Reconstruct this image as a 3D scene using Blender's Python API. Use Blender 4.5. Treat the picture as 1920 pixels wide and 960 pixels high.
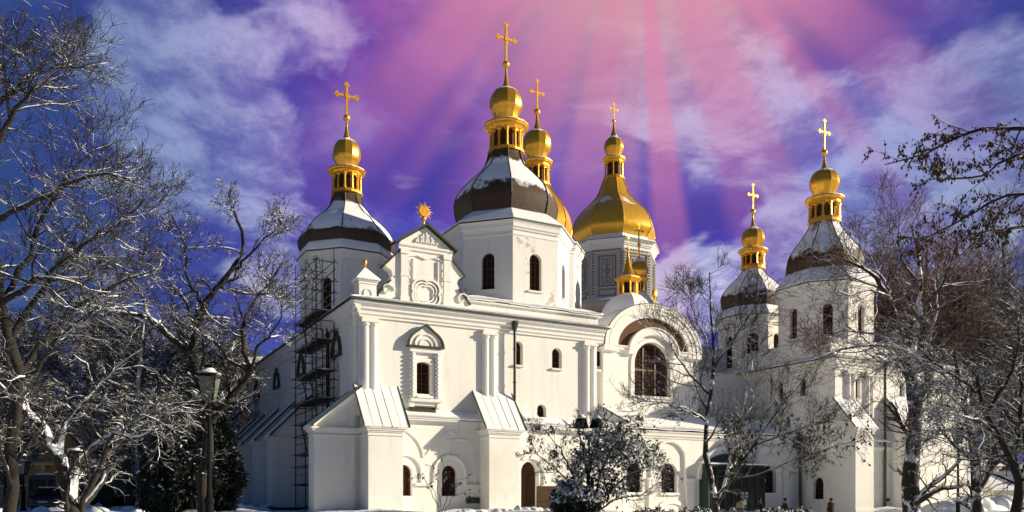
import bpy, bmesh, math, random
import numpy as np
from mathutils import Vector, Matrix
from mathutils.geometry import tessellate_polygon

for o in list(bpy.data.objects):
    bpy.data.objects.remove(o)
S = bpy.context.scene
COL = S.collection
R = math.radians
pi = math.pi
sin, cos = math.sin, math.cos
random.seed(5)

# ------------------------------------------------------------------ camera
cam = bpy.data.cameras.new('camera')
cam.sensor_width = 36
cam.lens = 28.95
cam.shift_y = 0.2385            # level camera with a rising front: verticals stay vertical
cam.clip_start = 0.1
cam.clip_end = 3000
co = bpy.data.objects.new('camera', cam)
co.location = (0, 0, 1.6)
co.rotation_euler = (R(90), 0, 0)
COL.objects.link(co)
S.camera = co

# ------------------------------------------------------------------ exposure
S.view_settings.view_transform = 'Standard'
S.view_settings.look = 'None'
S.view_settings.gamma = 1
S.view_settings.use_curve_mapping = False
EXPO = 0.55
S.view_settings.exposure = EXPO
S.cycles.max_bounces = 5
S.cycles.diffuse_bounces = 3
S.cycles.glossy_bounces = 3

# ------------------------------------------------------------------ sun
SUN_DIR = Vector((2.54, 0.16, 0.84)).normalized()
SUN_EL = math.asin(SUN_DIR.z)
SUN_AZ = math.atan2(SUN_DIR.x, SUN_DIR.y)
sl = bpy.data.lights.new('sun', 'SUN')
sl.energy = 5.0
sl.angle = R(0.5)
sl.color = (1.0, 0.875, 0.66)
so = bpy.data.objects.new('sun', sl)
so.rotation_euler = (-SUN_DIR).to_track_quat('-Z', 'Y').to_euler()
so.location = SUN_DIR * 80
COL.objects.link(so)


# ------------------------------------------------------------------ node helper
class NT:
    def __init__(self, tree):
        self.t = tree
        self.n = tree.nodes
        self.l = tree.links

    def put(self, sock, v):
        if isinstance(v, bpy.types.NodeSocket):
            self.l.new(v, sock)
        else:
            sock.default_value = v

    def m(self, op, a, b=None, c=None, clamp=False):
        n = self.n.new('ShaderNodeMath')
        n.operation = op
        n.use_clamp = clamp
        for i, v in enumerate((a, b, c)):
            if v is not None:
                self.put(n.inputs[i], v)
        return n.outputs[0]

    def v(self, op, a, b=None, scale=None):
        n = self.n.new('ShaderNodeVectorMath')
        n.operation = op
        self.put(n.inputs[0], a)
        if b is not None:
            self.put(n.inputs[1], b)
        if scale is not None:
            self.put(n.inputs['Scale'], scale)
        return n.outputs['Value'] if op in ('DOT_PRODUCT', 'LENGTH') else n.outputs[0]

    def noise(self, vec, scale, detail=3, rough=0.55, dist=0.0, dim='3D', w=None):
        n = self.n.new('ShaderNodeTexNoise')
        n.noise_dimensions = dim
        if vec is not None:
            self.put(n.inputs['Vector'], vec)
        if w is not None:
            self.put(n.inputs['W'], w)
        n.inputs['Scale'].default_value = scale
        n.inputs['Detail'].default_value = detail
        n.inputs['Roughness'].default_value = rough
        n.inputs['Distortion'].default_value = dist
        return n.outputs['Fac']

    def step(self, x, a, b):
        n = self.n.new('ShaderNodeMapRange')
        n.interpolation_type = 'SMOOTHSTEP'
        self.put(n.inputs['Value'], x)
        n.inputs['From Min'].default_value = a
        n.inputs['From Max'].default_value = b
        return n.outputs['Result']

    def mix(self, f, a, b, mode='MIX'):
        n = self.n.new('ShaderNodeMix')
        n.data_type = 'RGBA'
        n.blend_type = mode
        self.put(n.inputs[0], f)
        self.put(n.inputs[6], a if isinstance(a, bpy.types.NodeSocket) else (*a, 1))
        self.put(n.inputs[7], b if isinstance(b, bpy.types.NodeSocket) else (*b, 1))
        return n.outputs[2]

    def sep(self, v):
        n = self.n.new('ShaderNodeSeparateXYZ')
        self.put(n.inputs[0], v)
        return n.outputs

    def comb(self, x, y, z):
        n = self.n.new('ShaderNodeCombineXYZ')
        for i, q in enumerate((x, y, z)):
            self.put(n.inputs[i], q)
        return n.outputs[0]

    def bump(self, h, strength, dist=0.02):
        n = self.n.new('ShaderNodeBump')
        n.inputs['Strength'].default_value = strength
        n.inputs['Distance'].default_value = dist
        self.put(n.inputs['Height'], h)
        return n.outputs[0]


# ------------------------------------------------------------------ sky
world = bpy.data.worlds.new('World')
S.world = world
world.use_nodes = True
W = NT(world.node_tree)
W.n.clear()
wo = W.n.new('ShaderNodeOutputWorld')
bg = W.n.new('ShaderNodeBackground')
W.l.new(bg.outputs[0], wo.inputs[0])
tc = W.n.new('ShaderNodeTexCoord')
D = W.v('NORMALIZE', tc.outputs['Generated'])
sky = W.n.new('ShaderNodeTexSky')
sky.sky_type = 'NISHITA'
sky.sun_disc = False
sky.sun_elevation = SUN_EL
sky.sun_rotation = SUN_AZ
sky.air_density = 1.0
sky.dust_density = 0.4
sky.ozone_density = 3.0


def direction(az, el):
    """Unit vector, azimuth in degrees right of due north (+Y), elevation in degrees."""
    return Vector((sin(R(az)) * cos(R(el)), cos(R(az)) * cos(R(el)), sin(R(el))))


def lobe(az, el, width):
    """Soft round patch of sky, 1 in the middle, about 0.37 at `width` degrees away."""
    k = 1.0 / (1.0 - cos(R(width)))
    dt = W.v('DOT_PRODUCT', D, tuple(direction(az, el)))
    return W.m('EXPONENT', W.m('MULTIPLY', W.m('SUBTRACT', dt, 1.0), k))


def total(parts):
    s = None
    for f, a in parts:
        q = W.m('MULTIPLY', f, a)
        s = q if s is None else W.m('ADD', s, q)
    return W.m('MINIMUM', s, 1.0)

dx, dy, dz = W.sep(D)
# clear sky: the physical sky pushed to the deep violet blue of the picture
clear = W.v('MULTIPLY', W.v('SCALE', sky.outputs[0], scale=0.10), (0.55, 0.62, 1.0))
azure = W.m('ADD', W.m('MULTIPLY', lobe(-38, 18, 22), 1.0), W.m('MULTIPLY', lobe(40, 30, 16), 0.6))
violet = W.m('MINIMUM', W.m('MULTIPLY', lobe(4, 22, 30), 1.25), 1.0)
deep = W.mix(W.m('MINIMUM', azure, 1.0), (0.056, 0.032, 0.45), (0.055, 0.080, 0.40))
deep = W.mix(violet, (0.010, 0.052, 0.115), deep)
col = W.mix(0.86, clear, deep)

# sun glow behind thin cloud, high above the domes: rose, then pale salmon
RAY = direction(8.5, 38)
near = lobe(8.5, 35.5, 10)
wide = total([(lobe(8, 37, 13), 1.0), (lobe(-8, 31, 10), 0.42), (lobe(22, 33, 8), 0.40), (lobe(2, 25, 6), 0.24), (lobe(-15, 25, 5), .10), (lobe(11, 21, 5), .10), (lobe(33, 31, 5), .12)])
nz = W.noise(W.v('MULTIPLY', D, (1.2, 1.2, 2.2)), 2.6, 4, 0.55, 0.4)
wide = W.m('MULTIPLY', wide, W.m('ADD', 0.55, W.m('MULTIPLY', W.step(nz, 0.25, 0.65), 0.45)))
col = W.mix(W.step(wide, 0.14, 0.85), col, (0.24, 0.055, 0.40))
col = W.mix(W.step(wide, 0.42, 1.05), col, (0.60, 0.17, 0.44))

# clouds: two layers of warped noise, gathered where the picture has them
q = W.v('DIVIDE', D, W.comb(W.m('ADD', dz, 0.28), W.m('ADD', dz, 0.28), W.m('ADD', dz, 0.28)))
warp = W.n.new('ShaderNodeTexNoise')
warp.inputs['Scale'].default_value = 2.6
warp.inputs['Detail'].default_value = 3
W.l.new(q, warp.inputs['Vector'])
qw = W.v('ADD', q, W.v('SCALE', W.v('SUBTRACT', warp.outputs['Color'], (0.5, 0.5, 0.5)), scale=0.30))
puff = W.noise(W.v('MULTIPLY', qw, (3.2, 3.2, 4.5)), 1.55, 9, 0.54)
wisp = W.noise(W.v('MULTIPLY', W.v('ADD', qw, (3.1, 0.7, 0.2)), (2.0, 5.0, 6.0)), 2.0, 8, 0.62, 0.5)
where = total([(lobe(-15.2, 20.8, 2.7), 0.42), (lobe(-17.3, 17.8, 2.8), 0.4), (lobe(-12.8, 29.0, 2.9), 0.4), (lobe(-7.0, 20.4, 2.2), 0.35), (lobe(3.7, 27.3, 3.0), 0.3),
               (lobe(17.8, 14.5, 2.7), 0.9), (lobe(12.4, 14.3, 2.5), 0.95), (lobe(21.6, 17.0, 2.9), 0.8), (lobe(10.6, 26.6, 2.9), 0.28), (lobe(15.2, 27.6, 2.5), 0.35), (lobe(-25.3, 23.9, 4.0), 0.35), (lobe(-13.1, 16.1, 3.3), 0.5),
               (lobe(-23.1, 27.3, 5.1), 0.8), (lobe(-17.3, 26.0, 3.2), 0.75), (lobe(-21.6, 21.9, 4.1), 0.55), (lobe(-18.6, 20.0, 3.2), 0.4),
               (lobe(12.4, 24.7, 4.0), 0.75), (lobe(12.1, 28.8, 4.0), 0.6), (lobe(15.9, 23.5, 2.5), 0.5), (lobe(18.6, 23.0, 2.6), 0.7),
               (lobe(18.9, 17.9, 2.1), 0.85), (lobe(16.9, 14.0, 3.4), 1.0), (lobe(12.1, 14.0, 2.9), 1.0), (lobe(23.8, 22.5, 2.7), 0.6),
               (lobe(28.5, 23.1, 4.1), 0.95), (lobe(31.2, 23.3, 2.5), 0.9), (lobe(21.2, 20.5, 2.1), 0.5), (lobe(-15.2, 13.3, 2.5), 0.9),
               (lobe(27.1, 16.3, 4.6), 0.8), (lobe(31.3, 11.8, 4.8), 0.8), (lobe(-11.7, 29.7, 3.3), 0.45), (lobe(-2.2, 29.6, 4.1), 0.35),
               (lobe(3.0, 22.4, 2.6), 0.35), (lobe(-28.5, 14.0, 6.5), 0.5), (lobe(-7.4, 21.3, 2.9), 0.35), (lobe(7.4, 28.0, 3.3), 0.4),
               (lobe(25.0, 25.4, 2.4), 0.25)])
bulk0 = W.step(W.noise(W.v('ADD', qw, (1.7, 0.3, 0.9)), 4.6, 9, 0.66), 0.36, 0.62)
edge = W.m('ADD', where, W.m('MULTIPLY', W.m('SUBTRACT', puff, 0.5), 2.2))
cl = W.m('MULTIPLY', W.step(edge, 0.42, 0.80), W.step(where, 0.05, 0.35))
mott = W.noise(W.v('ADD', W.v('MULTIPLY', qw, (2.2, 2.2, 3.0)), (4.0, 1.0, 2.0)), 2.1, 8, 0.6)
stray = W.m('MAXIMUM', W.m('MULTIPLY', W.step(puff, 0.66, 0.86), 0.5), W.m('MULTIPLY', W.step(mott, 0.47, 0.72), 0.34))
ws = W.m('MULTIPLY', W.step(wisp, 0.50, 0.85), 0.20)
cl = W.m('MAXIMUM', W.m('MULTIPLY', cl, W.m('ADD', 0.62, W.m('MULTIPLY', bulk0, 0.36))), W.m('MAXIMUM', ws, stray))
low = W.step(dz, 0.36, 0.18)
cool = W.mix(low, W.mix(bulk0, (0.13, 0.17, 0.52), (0.36, 0.45, 0.80)), W.mix(bulk0, (0.32, 0.34, 0.66), (0.74, 0.72, 0.84)))
cool = W.mix(violet, (0.06, 0.135, 0.205), cool)
warmc = W.mix(bulk0, (0.38, 0.15, 0.46), (0.66, 0.40, 0.66))
ccol = W.mix(W.m('MINIMUM', W.m('MULTIPLY', wide, 1.3), 1.0), cool, warmc)
col = W.mix(W.m('MULTIPLY', W.step(mott, 0.56, 0.34), 0.35), col, (0.035, 0.028, 0.20))
col = W.mix(cl, col, ccol)
col = W.mix(W.m('MULTIPLY', near, 0.85), col, (0.78, 0.42, 0.36))

# crepuscular rays fanning out from the hidden glow
e1 = Vector((cos(R(8.5)), -sin(R(8.5)), 0))
e2 = RAY.cross(e1)
ra = W.v('DOT_PRODUCT', D, tuple(e1))
rb = W.v('DOT_PRODUCT', D, tuple(e2))
ang = W.m('ARCTAN2', ra, rb)
dist = W.m('SQRT', W.m('ADD', W.m('MULTIPLY', ra, ra), W.m('MULTIPLY', rb, rb)))


def ray(deg, half, soft):
    dd = W.m('ABSOLUTE', W.m('SUBTRACT', ang, R(deg)))
    return W.step(dd, R(half + soft * 1.0), R(max(half - soft * .4, 0)))


rays = total([(ray(-54, 5, 5), 0.62), (ray(-43.5, 1.2, 2.5), 0.36), (ray(-28, 6, 6), 0.42), (ray(-10, 5, 2.5), 0.50),
              (ray(6.5, 2.6, 2.0), 0.85), (ray(-1, 1.2, 2.0), 0.35), (ray(24, 6, 3), 0.55), (ray(41.5, 1.5, 2.0), 0.50), (ray(53, 4, 3), 0.40)])
rays = W.m('MULTIPLY', rays, W.step(dist, 0.60, 0.12))
rays = W.m('MULTIPLY', rays, W.step(W.v('DOT_PRODUCT', D, tuple(RAY)), 0.3, 0.7))
rcol = W.mix(W.step(dist, 0.60, 0.20), (0.30, 0.075, 0.40), (0.72, 0.24, 0.42))
col = W.mix(W.m('MULTIPLY', rays, 0.80), col, rcol)
W.put(bg.inputs['Color'], col)
bg.inputs['Strength'].default_value = 1.0 / 2 ** EXPO


# ------------------------------------------------------------------ materials
def material(name, fn):
    mt = bpy.data.materials.new(name)
    mt.use_nodes = True
    N = NT(mt.node_tree)
    b = N.n['Principled BSDF']
    fn(N, b)
    return mt


def objco(N):
    return N.n.new('ShaderNodeTexCoord').outputs['Object']


def position(N):
    return N.n.new('ShaderNodeNewGeometry').outputs['Position']


def normal_z(N):
    return N.sep(N.n.new('ShaderNodeNewGeometry').outputs['Normal'])[2]


def plaster_fn(c, dirt=(0.52, 0.50, 0.44), amount=0.5, patch=0.0):
    def f(N, b):
        p = position(N)
        big = N.step(N.noise(p, 0.22, 5, 0.62), 0.46, 0.75)
        streak = N.step(N.noise(N.v('MULTIPLY', p, (1.8, 1.8, 0.16)), 1.5, 6, 0.68), 0.50, 0.72)
        fac = N.m('MULTIPLY', N.m('ADD', N.m('MULTIPLY', big, .5), N.m('MULTIPLY', streak, .5)), amount)
        c1 = N.mix(fac, c, dirt)
        if patch:
            pt = N.m('MULTIPLY', N.step(N.noise(p, 0.75, 5, 0.7), 0.60, 0.66), patch)
            c1 = N.mix(pt, c1, (0.42, 0.38, 0.30))
        N.put(b.inputs['Base Color'], c1)
        b.inputs['Roughness'].default_value = 0.9
        h = N.m('ADD', N.noise(p, 1.1, 5, 0.6), N.m('MULTIPLY', N.noise(p, 9, 4, 0.6), 0.25))
        N.put(b.inputs['Normal'], N.bump(h, 0.45, 0.05))
    return f


M = {}
M['plaster'] = material('plaster', plaster_fn((0.82, 0.805, 0.755), amount=0.6, patch=0.10))
M['plaster_worn'] = material('plaster_worn', plaster_fn((0.79, 0.77, 0.72), amount=0.55, patch=0.8))
M['trim'] = material('trim', plaster_fn((0.82, 0.80, 0.75), amount=0.4))
M['cream'] = material('cream', plaster_fn((0.66, 0.62, 0.52), amount=0.4))
M['yellow_wall'] = material('yellow_wall', plaster_fn((0.42, 0.27, 0.09), (0.30, 0.20, 0.09), 0.5))
M['yellow_trim'] = material('yellow_trim', plaster_fn((0.52, 0.43, 0.25), (0.4, .33, .2), 0.5))


def snow_fn(N, b):
    p = position(N)
    n1 = N.noise(p, 0.8, 5, 0.6)
    n2 = N.noise(p, 6, 5, 0.6)
    N.put(b.inputs['Base Color'], N.mix(n2, (0.82, 0.85, 0.90), (0.90, 0.90, 0.90)))
    b.inputs['Roughness'].default_value = 0.75
    N.put(b.inputs['Normal'], N.bump(N.m('ADD', n1, N.m('MULTIPLY', n2, .25)), 0.6, 0.12))


M['snow'] = material('snow', snow_fn)


def ground_fn(N, b):
    p = position(N)
    n1 = N.noise(p, 0.35, 6, 0.6)
    n2 = N.noise(p, 2.3, 6, 0.65)
    n3 = N.noise(N.v('ADD', p, (9, 4, 0)), 0.9, 6, .7)
    c = N.mix(N.step(n3, 0.60, 0.72), (0.80, 0.83, 0.88), (0.34, 0.30, 0.25))
    N.put(b.inputs['Base Color'], c)
    b.inputs['Roughness'].default_value = 0.8
    N.put(b.inputs['Normal'], N.bump(N.m('ADD', n1, N.m('MULTIPLY', n2, .4)), 1.0, 0.3))


M['ground'] = material('ground_snow', ground_fn)


def roof_snow_fn(N, b):
    # sheet-metal roof under a thin, slightly patchy coat of snow
    p = position(N)
    n = N.noise(N.v('MULTIPLY', p, (1, 1, .5)), 2.2, 6, 0.65)
    c = N.mix(N.step(n, 0.66, 0.76), (0.84, 0.85, 0.88), (0.40, 0.40, 0.40))
    N.put(b.inputs['Base Color'], c)
    b.inputs['Roughness'].default_value = 0.7
    N.put(b.inputs['Normal'], N.bump(n, 0.4, 0.05))


M['roof_snow'] = material('roof_snow', roof_snow_fn)


def gold_fn(N, b):
    p = objco(N)
    n = N.noise(p, 2.2, 4, 0.6)
    N.put(b.inputs['Base Color'], N.mix(N.step(n, .35, .75), (0.97, 0.52, 0.055), (0.78, 0.34, 0.035)))
    b.inputs['Metallic'].default_value = 0.7
    N.put(b.inputs['Roughness'], N.m('ADD', 0.30, N.m('MULTIPLY', n, 0.2)))
    N.put(b.inputs['Normal'], N.bump(N.noise(p, 5, 3, .6), 0.25, 0.08))


M['gold'] = material('gold', gold_fn)


def snowed_fn(base, rough, metal, z0, z1, amp=0.35, snowc=(0.84, 0.86, 0.90), scale=1.1, rx=1.0, bumpy=0.15):
    """Material with snow lying where the surface is flat enough, with a ragged edge."""
    def f(N, b):
        p = position(N)
        n = N.noise(N.v('MULTIPLY', p, (rx, rx, 1)), scale, 6, 0.65)
        k = N.m('ADD', normal_z(N), N.m('MULTIPLY', N.m('SUBTRACT', n, 0.5), amp))
        fac = N.step(k, z0, z1)
        tone = N.mix(N.noise(p, 3, 4, .6), base, tuple(x * 0.6 for x in base))
        N.put(b.inputs['Base Color'], N.mix(fac, tone, snowc))
        N.put(b.inputs['Roughness'], N.m('ADD', rough, N.m('MULTIPLY', fac, 0.8 - rough)))
        N.put(b.inputs['Metallic'], N.m('MULTIPLY', N.m('SUBTRACT', 1.0, fac), metal))
        N.put(b.inputs['Normal'], N.bump(N.m('ADD', N.m('MULTIPLY', fac, .6), n), bumpy, 0.12))
    return f


M['dome_green'] = material('dome_green', snowed_fn((0.062, 0.029, 0.011), 0.62, 0.0, 0.30, 0.50, 1.15, scale=0.9, bumpy=.4))
M['dome_gold'] = material('dome_gold', snowed_fn((1.0, 0.54, 0.05), 0.34, 0.50, 0.66, 0.80, 0.7, scale=0.7, bumpy=.25))
M['ball_gold'] = material('ball_gold', snowed_fn((0.97, 0.50, 0.05), 0.28, 0.68, 0.55, 0.75, 0.6, scale=1.5, bumpy=.25))
M['bark'] = material('bark', snowed_fn((0.020, 0.016, 0.011), 0.9, 0, 0.45, 0.75, 1.0, scale=3.0, bumpy=.6))
M['bark_snowy'] = material('bark_snowy', snowed_fn((0.032, 0.027, 0.021), 0.9, 0, 0.06, 0.28, 2.6, scale=2.2, bumpy=.6))
M['twig'] = material('twig', snowed_fn((0.020, 0.016, 0.010), 0.9, 0, 0.55, 0.85, 0.9, scale=4.0))
M['twig_red'] = material('twig_red', snowed_fn((0.125, 0.050, 0.024), 0.9, 0, 0.70, 0.95, 0.8, scale=4.0))
M['twig_far'] = material('twig_far', snowed_fn((0.034, 0.034, 0.028), 0.9, 0, 0.50, 0.80, 0.9, scale=3.0))
M['needles'] = material('needles', snowed_fn((0.018, 0.030, 0.016), 0.7, 0, 0.80, 1.0, 0.7, scale=1.2))
M['evergreen'] = material('evergreen', snowed_fn((0.030, 0.042, 0.018), 0.6, 0, 0.72, 0.95, 0.9, scale=1.6))


def plain(name, c, rough=0.6, metal=0.0, var=0.3):
    def f(N, b):
        n = N.noise(objco(N), 3.0, 4, .6)
        N.put(b.inputs['Base Color'], N.mix(n, tuple(x * (1 + var) for x in c), tuple(x * (1 - var) for x in c)))
        b.inputs['Roughness'].default_value = rough
        b.inputs['Metallic'].default_value = metal
        b.inputs['Specular IOR Level'].default_value = 0.5 if rough < 0.6 else 0.15
    M[name] = material(name, f)


plain('green_metal', (0.030, 0.038, 0.018), 0.5)
plain('copper_brown', (0.10, 0.055, 0.025), 0.5)
plain('wood', (0.085, 0.036, 0.016), 0.6)
plain('wood_dark', (0.060, 0.028, 0.014), 0.6)
plain('iron', (0.007, 0.008, 0.007), 0.8)
plain('scaffold_steel', (0.060, 0.062, 0.058), 0.5, 0.4)
plain('plank', (0.060, 0.045, 0.030), 0.9)
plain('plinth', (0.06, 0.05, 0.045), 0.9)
plain('bronze', (0.05, 0.04, 0.03), 0.4, 0.6)
plain('teal_frame', (0.028, 0.050, 0.048), 0.6)
plain('truck_dark', (0.022, 0.034, 0.030), 0.5)
plain('truck_white', (0.32, 0.32, 0.29), 0.5)
plain('truck_grey', (0.12, 0.14, 0.15), 0.6)
plain('car_dark', (0.012, 0.013, 0.018), 0.3)
plain('rubber', (0.012, 0.012, 0.012), 0.9)
plain('lens_red', (0.05, 0.006, 0.005), 0.3)
plain('coat_black', (0.012, 0.011, 0.012), 0.9)
plain('coat_brown', (0.040, 0.018, 0.014), 0.9)
plain('coat_pale', (0.20, 0.19, 0.15), 0.9)
plain('hair_dark', (0.015, 0.010, 0.008), 0.7)
plain('skin', (0.42, 0.24, 0.17), 0.6)
plain('fur_hat', (0.05, 0.018, 0.012), 0.95)
plain('seed', (0.085, 0.050, 0.024), 0.8)
plain('leaf_olive', (0.085, 0.085, 0.022), 0.7, 0, .5)
plain('leaf_rust', (0.10, 0.052, 0.018), 0.7, 0, .4)
plain('leaf_dark', (0.085, 0.088, 0.056), 0.6, 0, .4)
plain('teal_paint', (0.17, 0.19, 0.25), 0.9)
plain('tower_wall', (0.50, 0.45, 0.36), 0.9, 0, .12)
plain('tower_trim', (0.58, 0.53, 0.43), 0.9, 0, .1)
plain('birch', (0.45, 0.43, 0.38), 0.9, 0, .5)
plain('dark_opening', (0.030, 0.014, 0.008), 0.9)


def glass_fn(N, b):
    b.inputs['Base Color'].default_value = (0.022, 0.011, 0.008, 1)
    b.inputs['Roughness'].default_value = 0.12
    b.inputs['Specular IOR Level'].default_value = 0.25
    N.put(b.inputs['Normal'], N.bump(N.noise(objco(N), 1.5, 2), 0.05, 0.02))


M['glass'] = material('glass', glass_fn)


def lamp_glass_fn(N, b):
    b.inputs['Base Color'].default_value = (0.16, 0.19, 0.16, 1)
    b.inputs['Roughness'].default_value = 0.35
    b.inputs['Transmission Weight'].default_value = 0.25


M['lamp_glass'] = material('lamp_glass', lamp_glass_fn)


def fresco_fn(N, b):
    p = objco(N)
    n = N.noise(p, 1.6, 5, .7, .6)
    c = N.mix(N.step(n, .40, .55), (0.10, 0.024, 0.010), (0.11, 0.052, 0.014))
    c = N.mix(N.step(N.noise(p, 3.1, 4, .7), .56, .64), c, (0.05, 0.045, 0.018))
    N.put(b.inputs['Base Color'], c)
    b.inputs['Roughness'].default_value = 0.85


M['fresco'] = material('fresco', fresco_fn)


# ------------------------------------------------------------------ objects
def new_mesh(name, verts, faces, mat, smooth=False):
    me = bpy.data.meshes.new(name)
    me.from_pydata(verts, [], faces)
    me.materials.append(M[mat])
    if smooth:
        me.polygons.foreach_set('use_smooth', [True] * len(me.polygons))
    me.update()
    return me


def link(name, me, parent=None, kind=None):
    o = bpy.data.objects.new(name, me)
    COL.objects.link(o)
    if parent:
        o.parent = parent
    if kind:
        o['kind'] = kind
    return o


def tag(o, label, cat, group=None):
    o['label'] = label
    o['category'] = cat
    if group:
        o['group'] = group
    return o


def thing(name, label, cat, loc=(0, 0, 0), rz=0.0, group=None):
    o = bpy.data.objects.new(name, None)
    o.location = loc
    o.rotation_euler = (0, 0, rz)
    o.empty_display_size = 0.3
    COL.objects.link(o)
    return tag(o, label, cat, group)


def copy_tree(o, parent=None):
    c = o.copy()
    COL.objects.link(c)
    if parent:
        c.parent = parent
    for ch in list(o.children):
        copy_tree(ch, c)
    return c


class MB:
    """Collects simple shapes; build() links them as one mesh object."""

    def __init__(self):
        self.v = []
        self.f = []

    def add(self, vs, fs):
        n = len(self.v)
        self.v += [tuple(p) for p in vs]
        self.f += [tuple(i + n for i in f) for f in fs]
        return self

    def box(self, x0, x1, y0, y1, z0, z1, fm=None):
        vs = [(x, y, z) for z in (z0, z1) for x, y in ((x0, y0), (x1, y0), (x1, y1), (x0, y1))]
        if fm:
            vs = [fm(*p) for p in vs]
        return self.add(vs, [(0, 3, 2, 1), (4, 5, 6, 7), (0, 1, 5, 4), (1, 2, 6, 5), (2, 3, 7, 6), (3, 0, 4, 7)])

    def lathe(self, prof, n=12, c=(0, 0, 0), rot=0.0, cap=True, split=False, fm=None, arc=2 * pi):
        full = abs(arc - 2 * pi) < 1e-6
        m = len(prof)
        fm = fm or (lambda x, y, z: (x, y, z))
        if split:
            for k in range(n):
                vs = []
                for a in (rot + arc * k / n, rot + arc * (k + 1) / n):
                    vs += [fm(c[0] + r * cos(a), c[1] + r * sin(a), c[2] + z) for r, z in prof]
                self.add(vs, [(i, m + i, m + i + 1, i + 1) for i in range(m - 1)])
            return self
        cnt = n if full else n + 1
        vs = []
        for k in range(cnt):
            a = rot + arc * k / n
            vs += [fm(c[0] + r * cos(a), c[1] + r * sin(a), c[2] + z) for r, z in prof]
        fs = []
        for k in range(n):
            k2 = (k + 1) % cnt
            fs += [(k * m + i, k2 * m + i, k2 * m + i + 1, k * m + i + 1) for i in range(m - 1)]
        if cap and full:
            fs.append(tuple(k * m for k in range(n))[::-1])
            fs.append(tuple(k * m + m - 1 for k in range(n)))
        return self.add(vs, fs)

    def tube(self, pts, rad, n=6, cap=True):
        pts = [Vector(p) for p in pts]
        rr = rad if isinstance(rad, (list, tuple)) else [rad] * len(pts)
        vs = []
        for i, p in enumerate(pts):
            t = (pts[min(i + 1, len(pts) - 1)] - pts[max(i - 1, 0)]).normalized()
            a = t.cross(Vector((0, 0, 1)))
            if a.length < 1e-3:
                a = Vector((1, 0, 0))
            a.normalize()
            b = t.cross(a)
            vs += [p + (a * cos(2 * pi * k / n) + b * sin(2 * pi * k / n)) * rr[i] for k in range(n)]
        fs = [(i * n + k, i * n + (k + 1) % n, (i + 1) * n + (k + 1) % n, (i + 1) * n + k)
              for i in range(len(pts) - 1) for k in range(n)]
        if cap:
            fs += [tuple(range(n))[::-1], tuple((len(pts) - 1) * n + k for k in range(n))]
        return self.add(vs, fs)

    def slab(self, poly, fm, d0, d1):
        """Flat outline (a, b) given thickness from d0 to d1 along the third axis of fm."""
        n = len(poly)
        tris = tessellate_polygon([[Vector((a, b, 0)) for a, b in poly]])
        vs = [fm(a, b, d0) for a, b in poly] + [fm(a, b, d1) for a, b in poly]
        fs = [tuple(t) for t in tris] + [tuple(i + n for i in reversed(t)) for t in tris]
        fs += [(i, (i + 1) % n, n + (i + 1) % n, n + i) for i in range(n)]
        return self.add(vs, fs)

    def hollow(self, outer, holes, fm, d0=0.0, depth=0.3):
        """A wall face with openings and their reveals."""
        polys = [outer] + holes
        flat = [p for q in polys for p in q]
        tris = tessellate_polygon([[Vector((a, b, 0)) for a, b in q] for q in polys])
        self.add([fm(a, b, d0) for a, b in flat], [tuple(t) for t in tris])
        for h in holes:
            n = len(h)
            self.add([fm(a, b, d0) for a, b in h] + [fm(a, b, d0 + depth) for a, b in h],
                     [(i, (i + 1) % n, n + (i + 1) % n, n + i) for i in range(n)])
        return self

    def ring(self, outer, inner, fm, d0, d1):
        """Flat frame between two outlines of equal point count."""
        n = len(outer)
        vs = [fm(a, b, d) for d in (d0, d1) for q in (outer, inner) for a, b in q]
        fs = []
        for i in range(n):
            j = (i + 1) % n
            o0, o1, i0, i1 = i, j, n + i, n + j
            fs += [(o0, o1, i1, i0), (2 * n + o0, 2 * n + i0, 2 * n + i1, 2 * n + o1),
                   (i0, i1, 2 * n + i1, 2 * n + i0), (o0, 2 * n + o0, 2 * n + o1, o1)]
        return self.add(vs, fs)

    def band(self, prof, fm, a0, a1):
        """Moulding: profile (out, z) run along the wall from a0 to a1."""
        n = len(prof)
        vs = [fm(a, z, -o) for a in (a0, a1) for o, z in prof]
        fs = [(i, i + 1, n + i + 1, n + i) for i in range(n - 1)]
        fs += [tuple(range(n)), tuple(range(n, 2 * n))[::-1]]
        return self.add(vs, fs)

    def path(self, line, prof_w, fm, d0, d1, closed=False):
        """Raised strip of width prof_w following a line (a, b) on a wall."""
        n = len(line)
        L, Rr = [], []
        for i in range(n):
            if closed:
                p, q = line[i - 1], line[(i + 1) % n]
            else:
                p, q = line[max(i - 1, 0)], line[min(i + 1, n - 1)]
            tx, tz = q[0] - p[0], q[1] - p[1]
            k = math.hypot(tx, tz) or 1
            nx, nzv = -tz / k * prof_w / 2, tx / k * prof_w / 2
            L.append((line[i][0] + nx, line[i][1] + nzv))
            Rr.append((line[i][0] - nx, line[i][1] - nzv))
        vs = [fm(a, b, d) for d in (d0, d1) for q in (L, Rr) for a, b in q]
        fs = []
        for i in range(n if closed else n - 1):
            j = (i + 1) % n
            fs += [(i, n + i, n + j, j), (2 * n + i, 2 * n + j, 3 * n + j, 3 * n + i), (i, j, 2 * n + j, 2 * n + i), (n + i, 3 * n + i, 3 * n + j, n + j)]
        if not closed:
            fs += [(0, 2 * n, 3 * n, n), (n - 1, 2 * n - 1, 4 * n - 1, 3 * n - 1)]
        return self.add(vs, fs)

    def build(self, name, mat, parent=None, smooth=False, kind=None):
        return link(name, new_mesh(name, self.v, self.f, mat, smooth), parent, kind)


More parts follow.
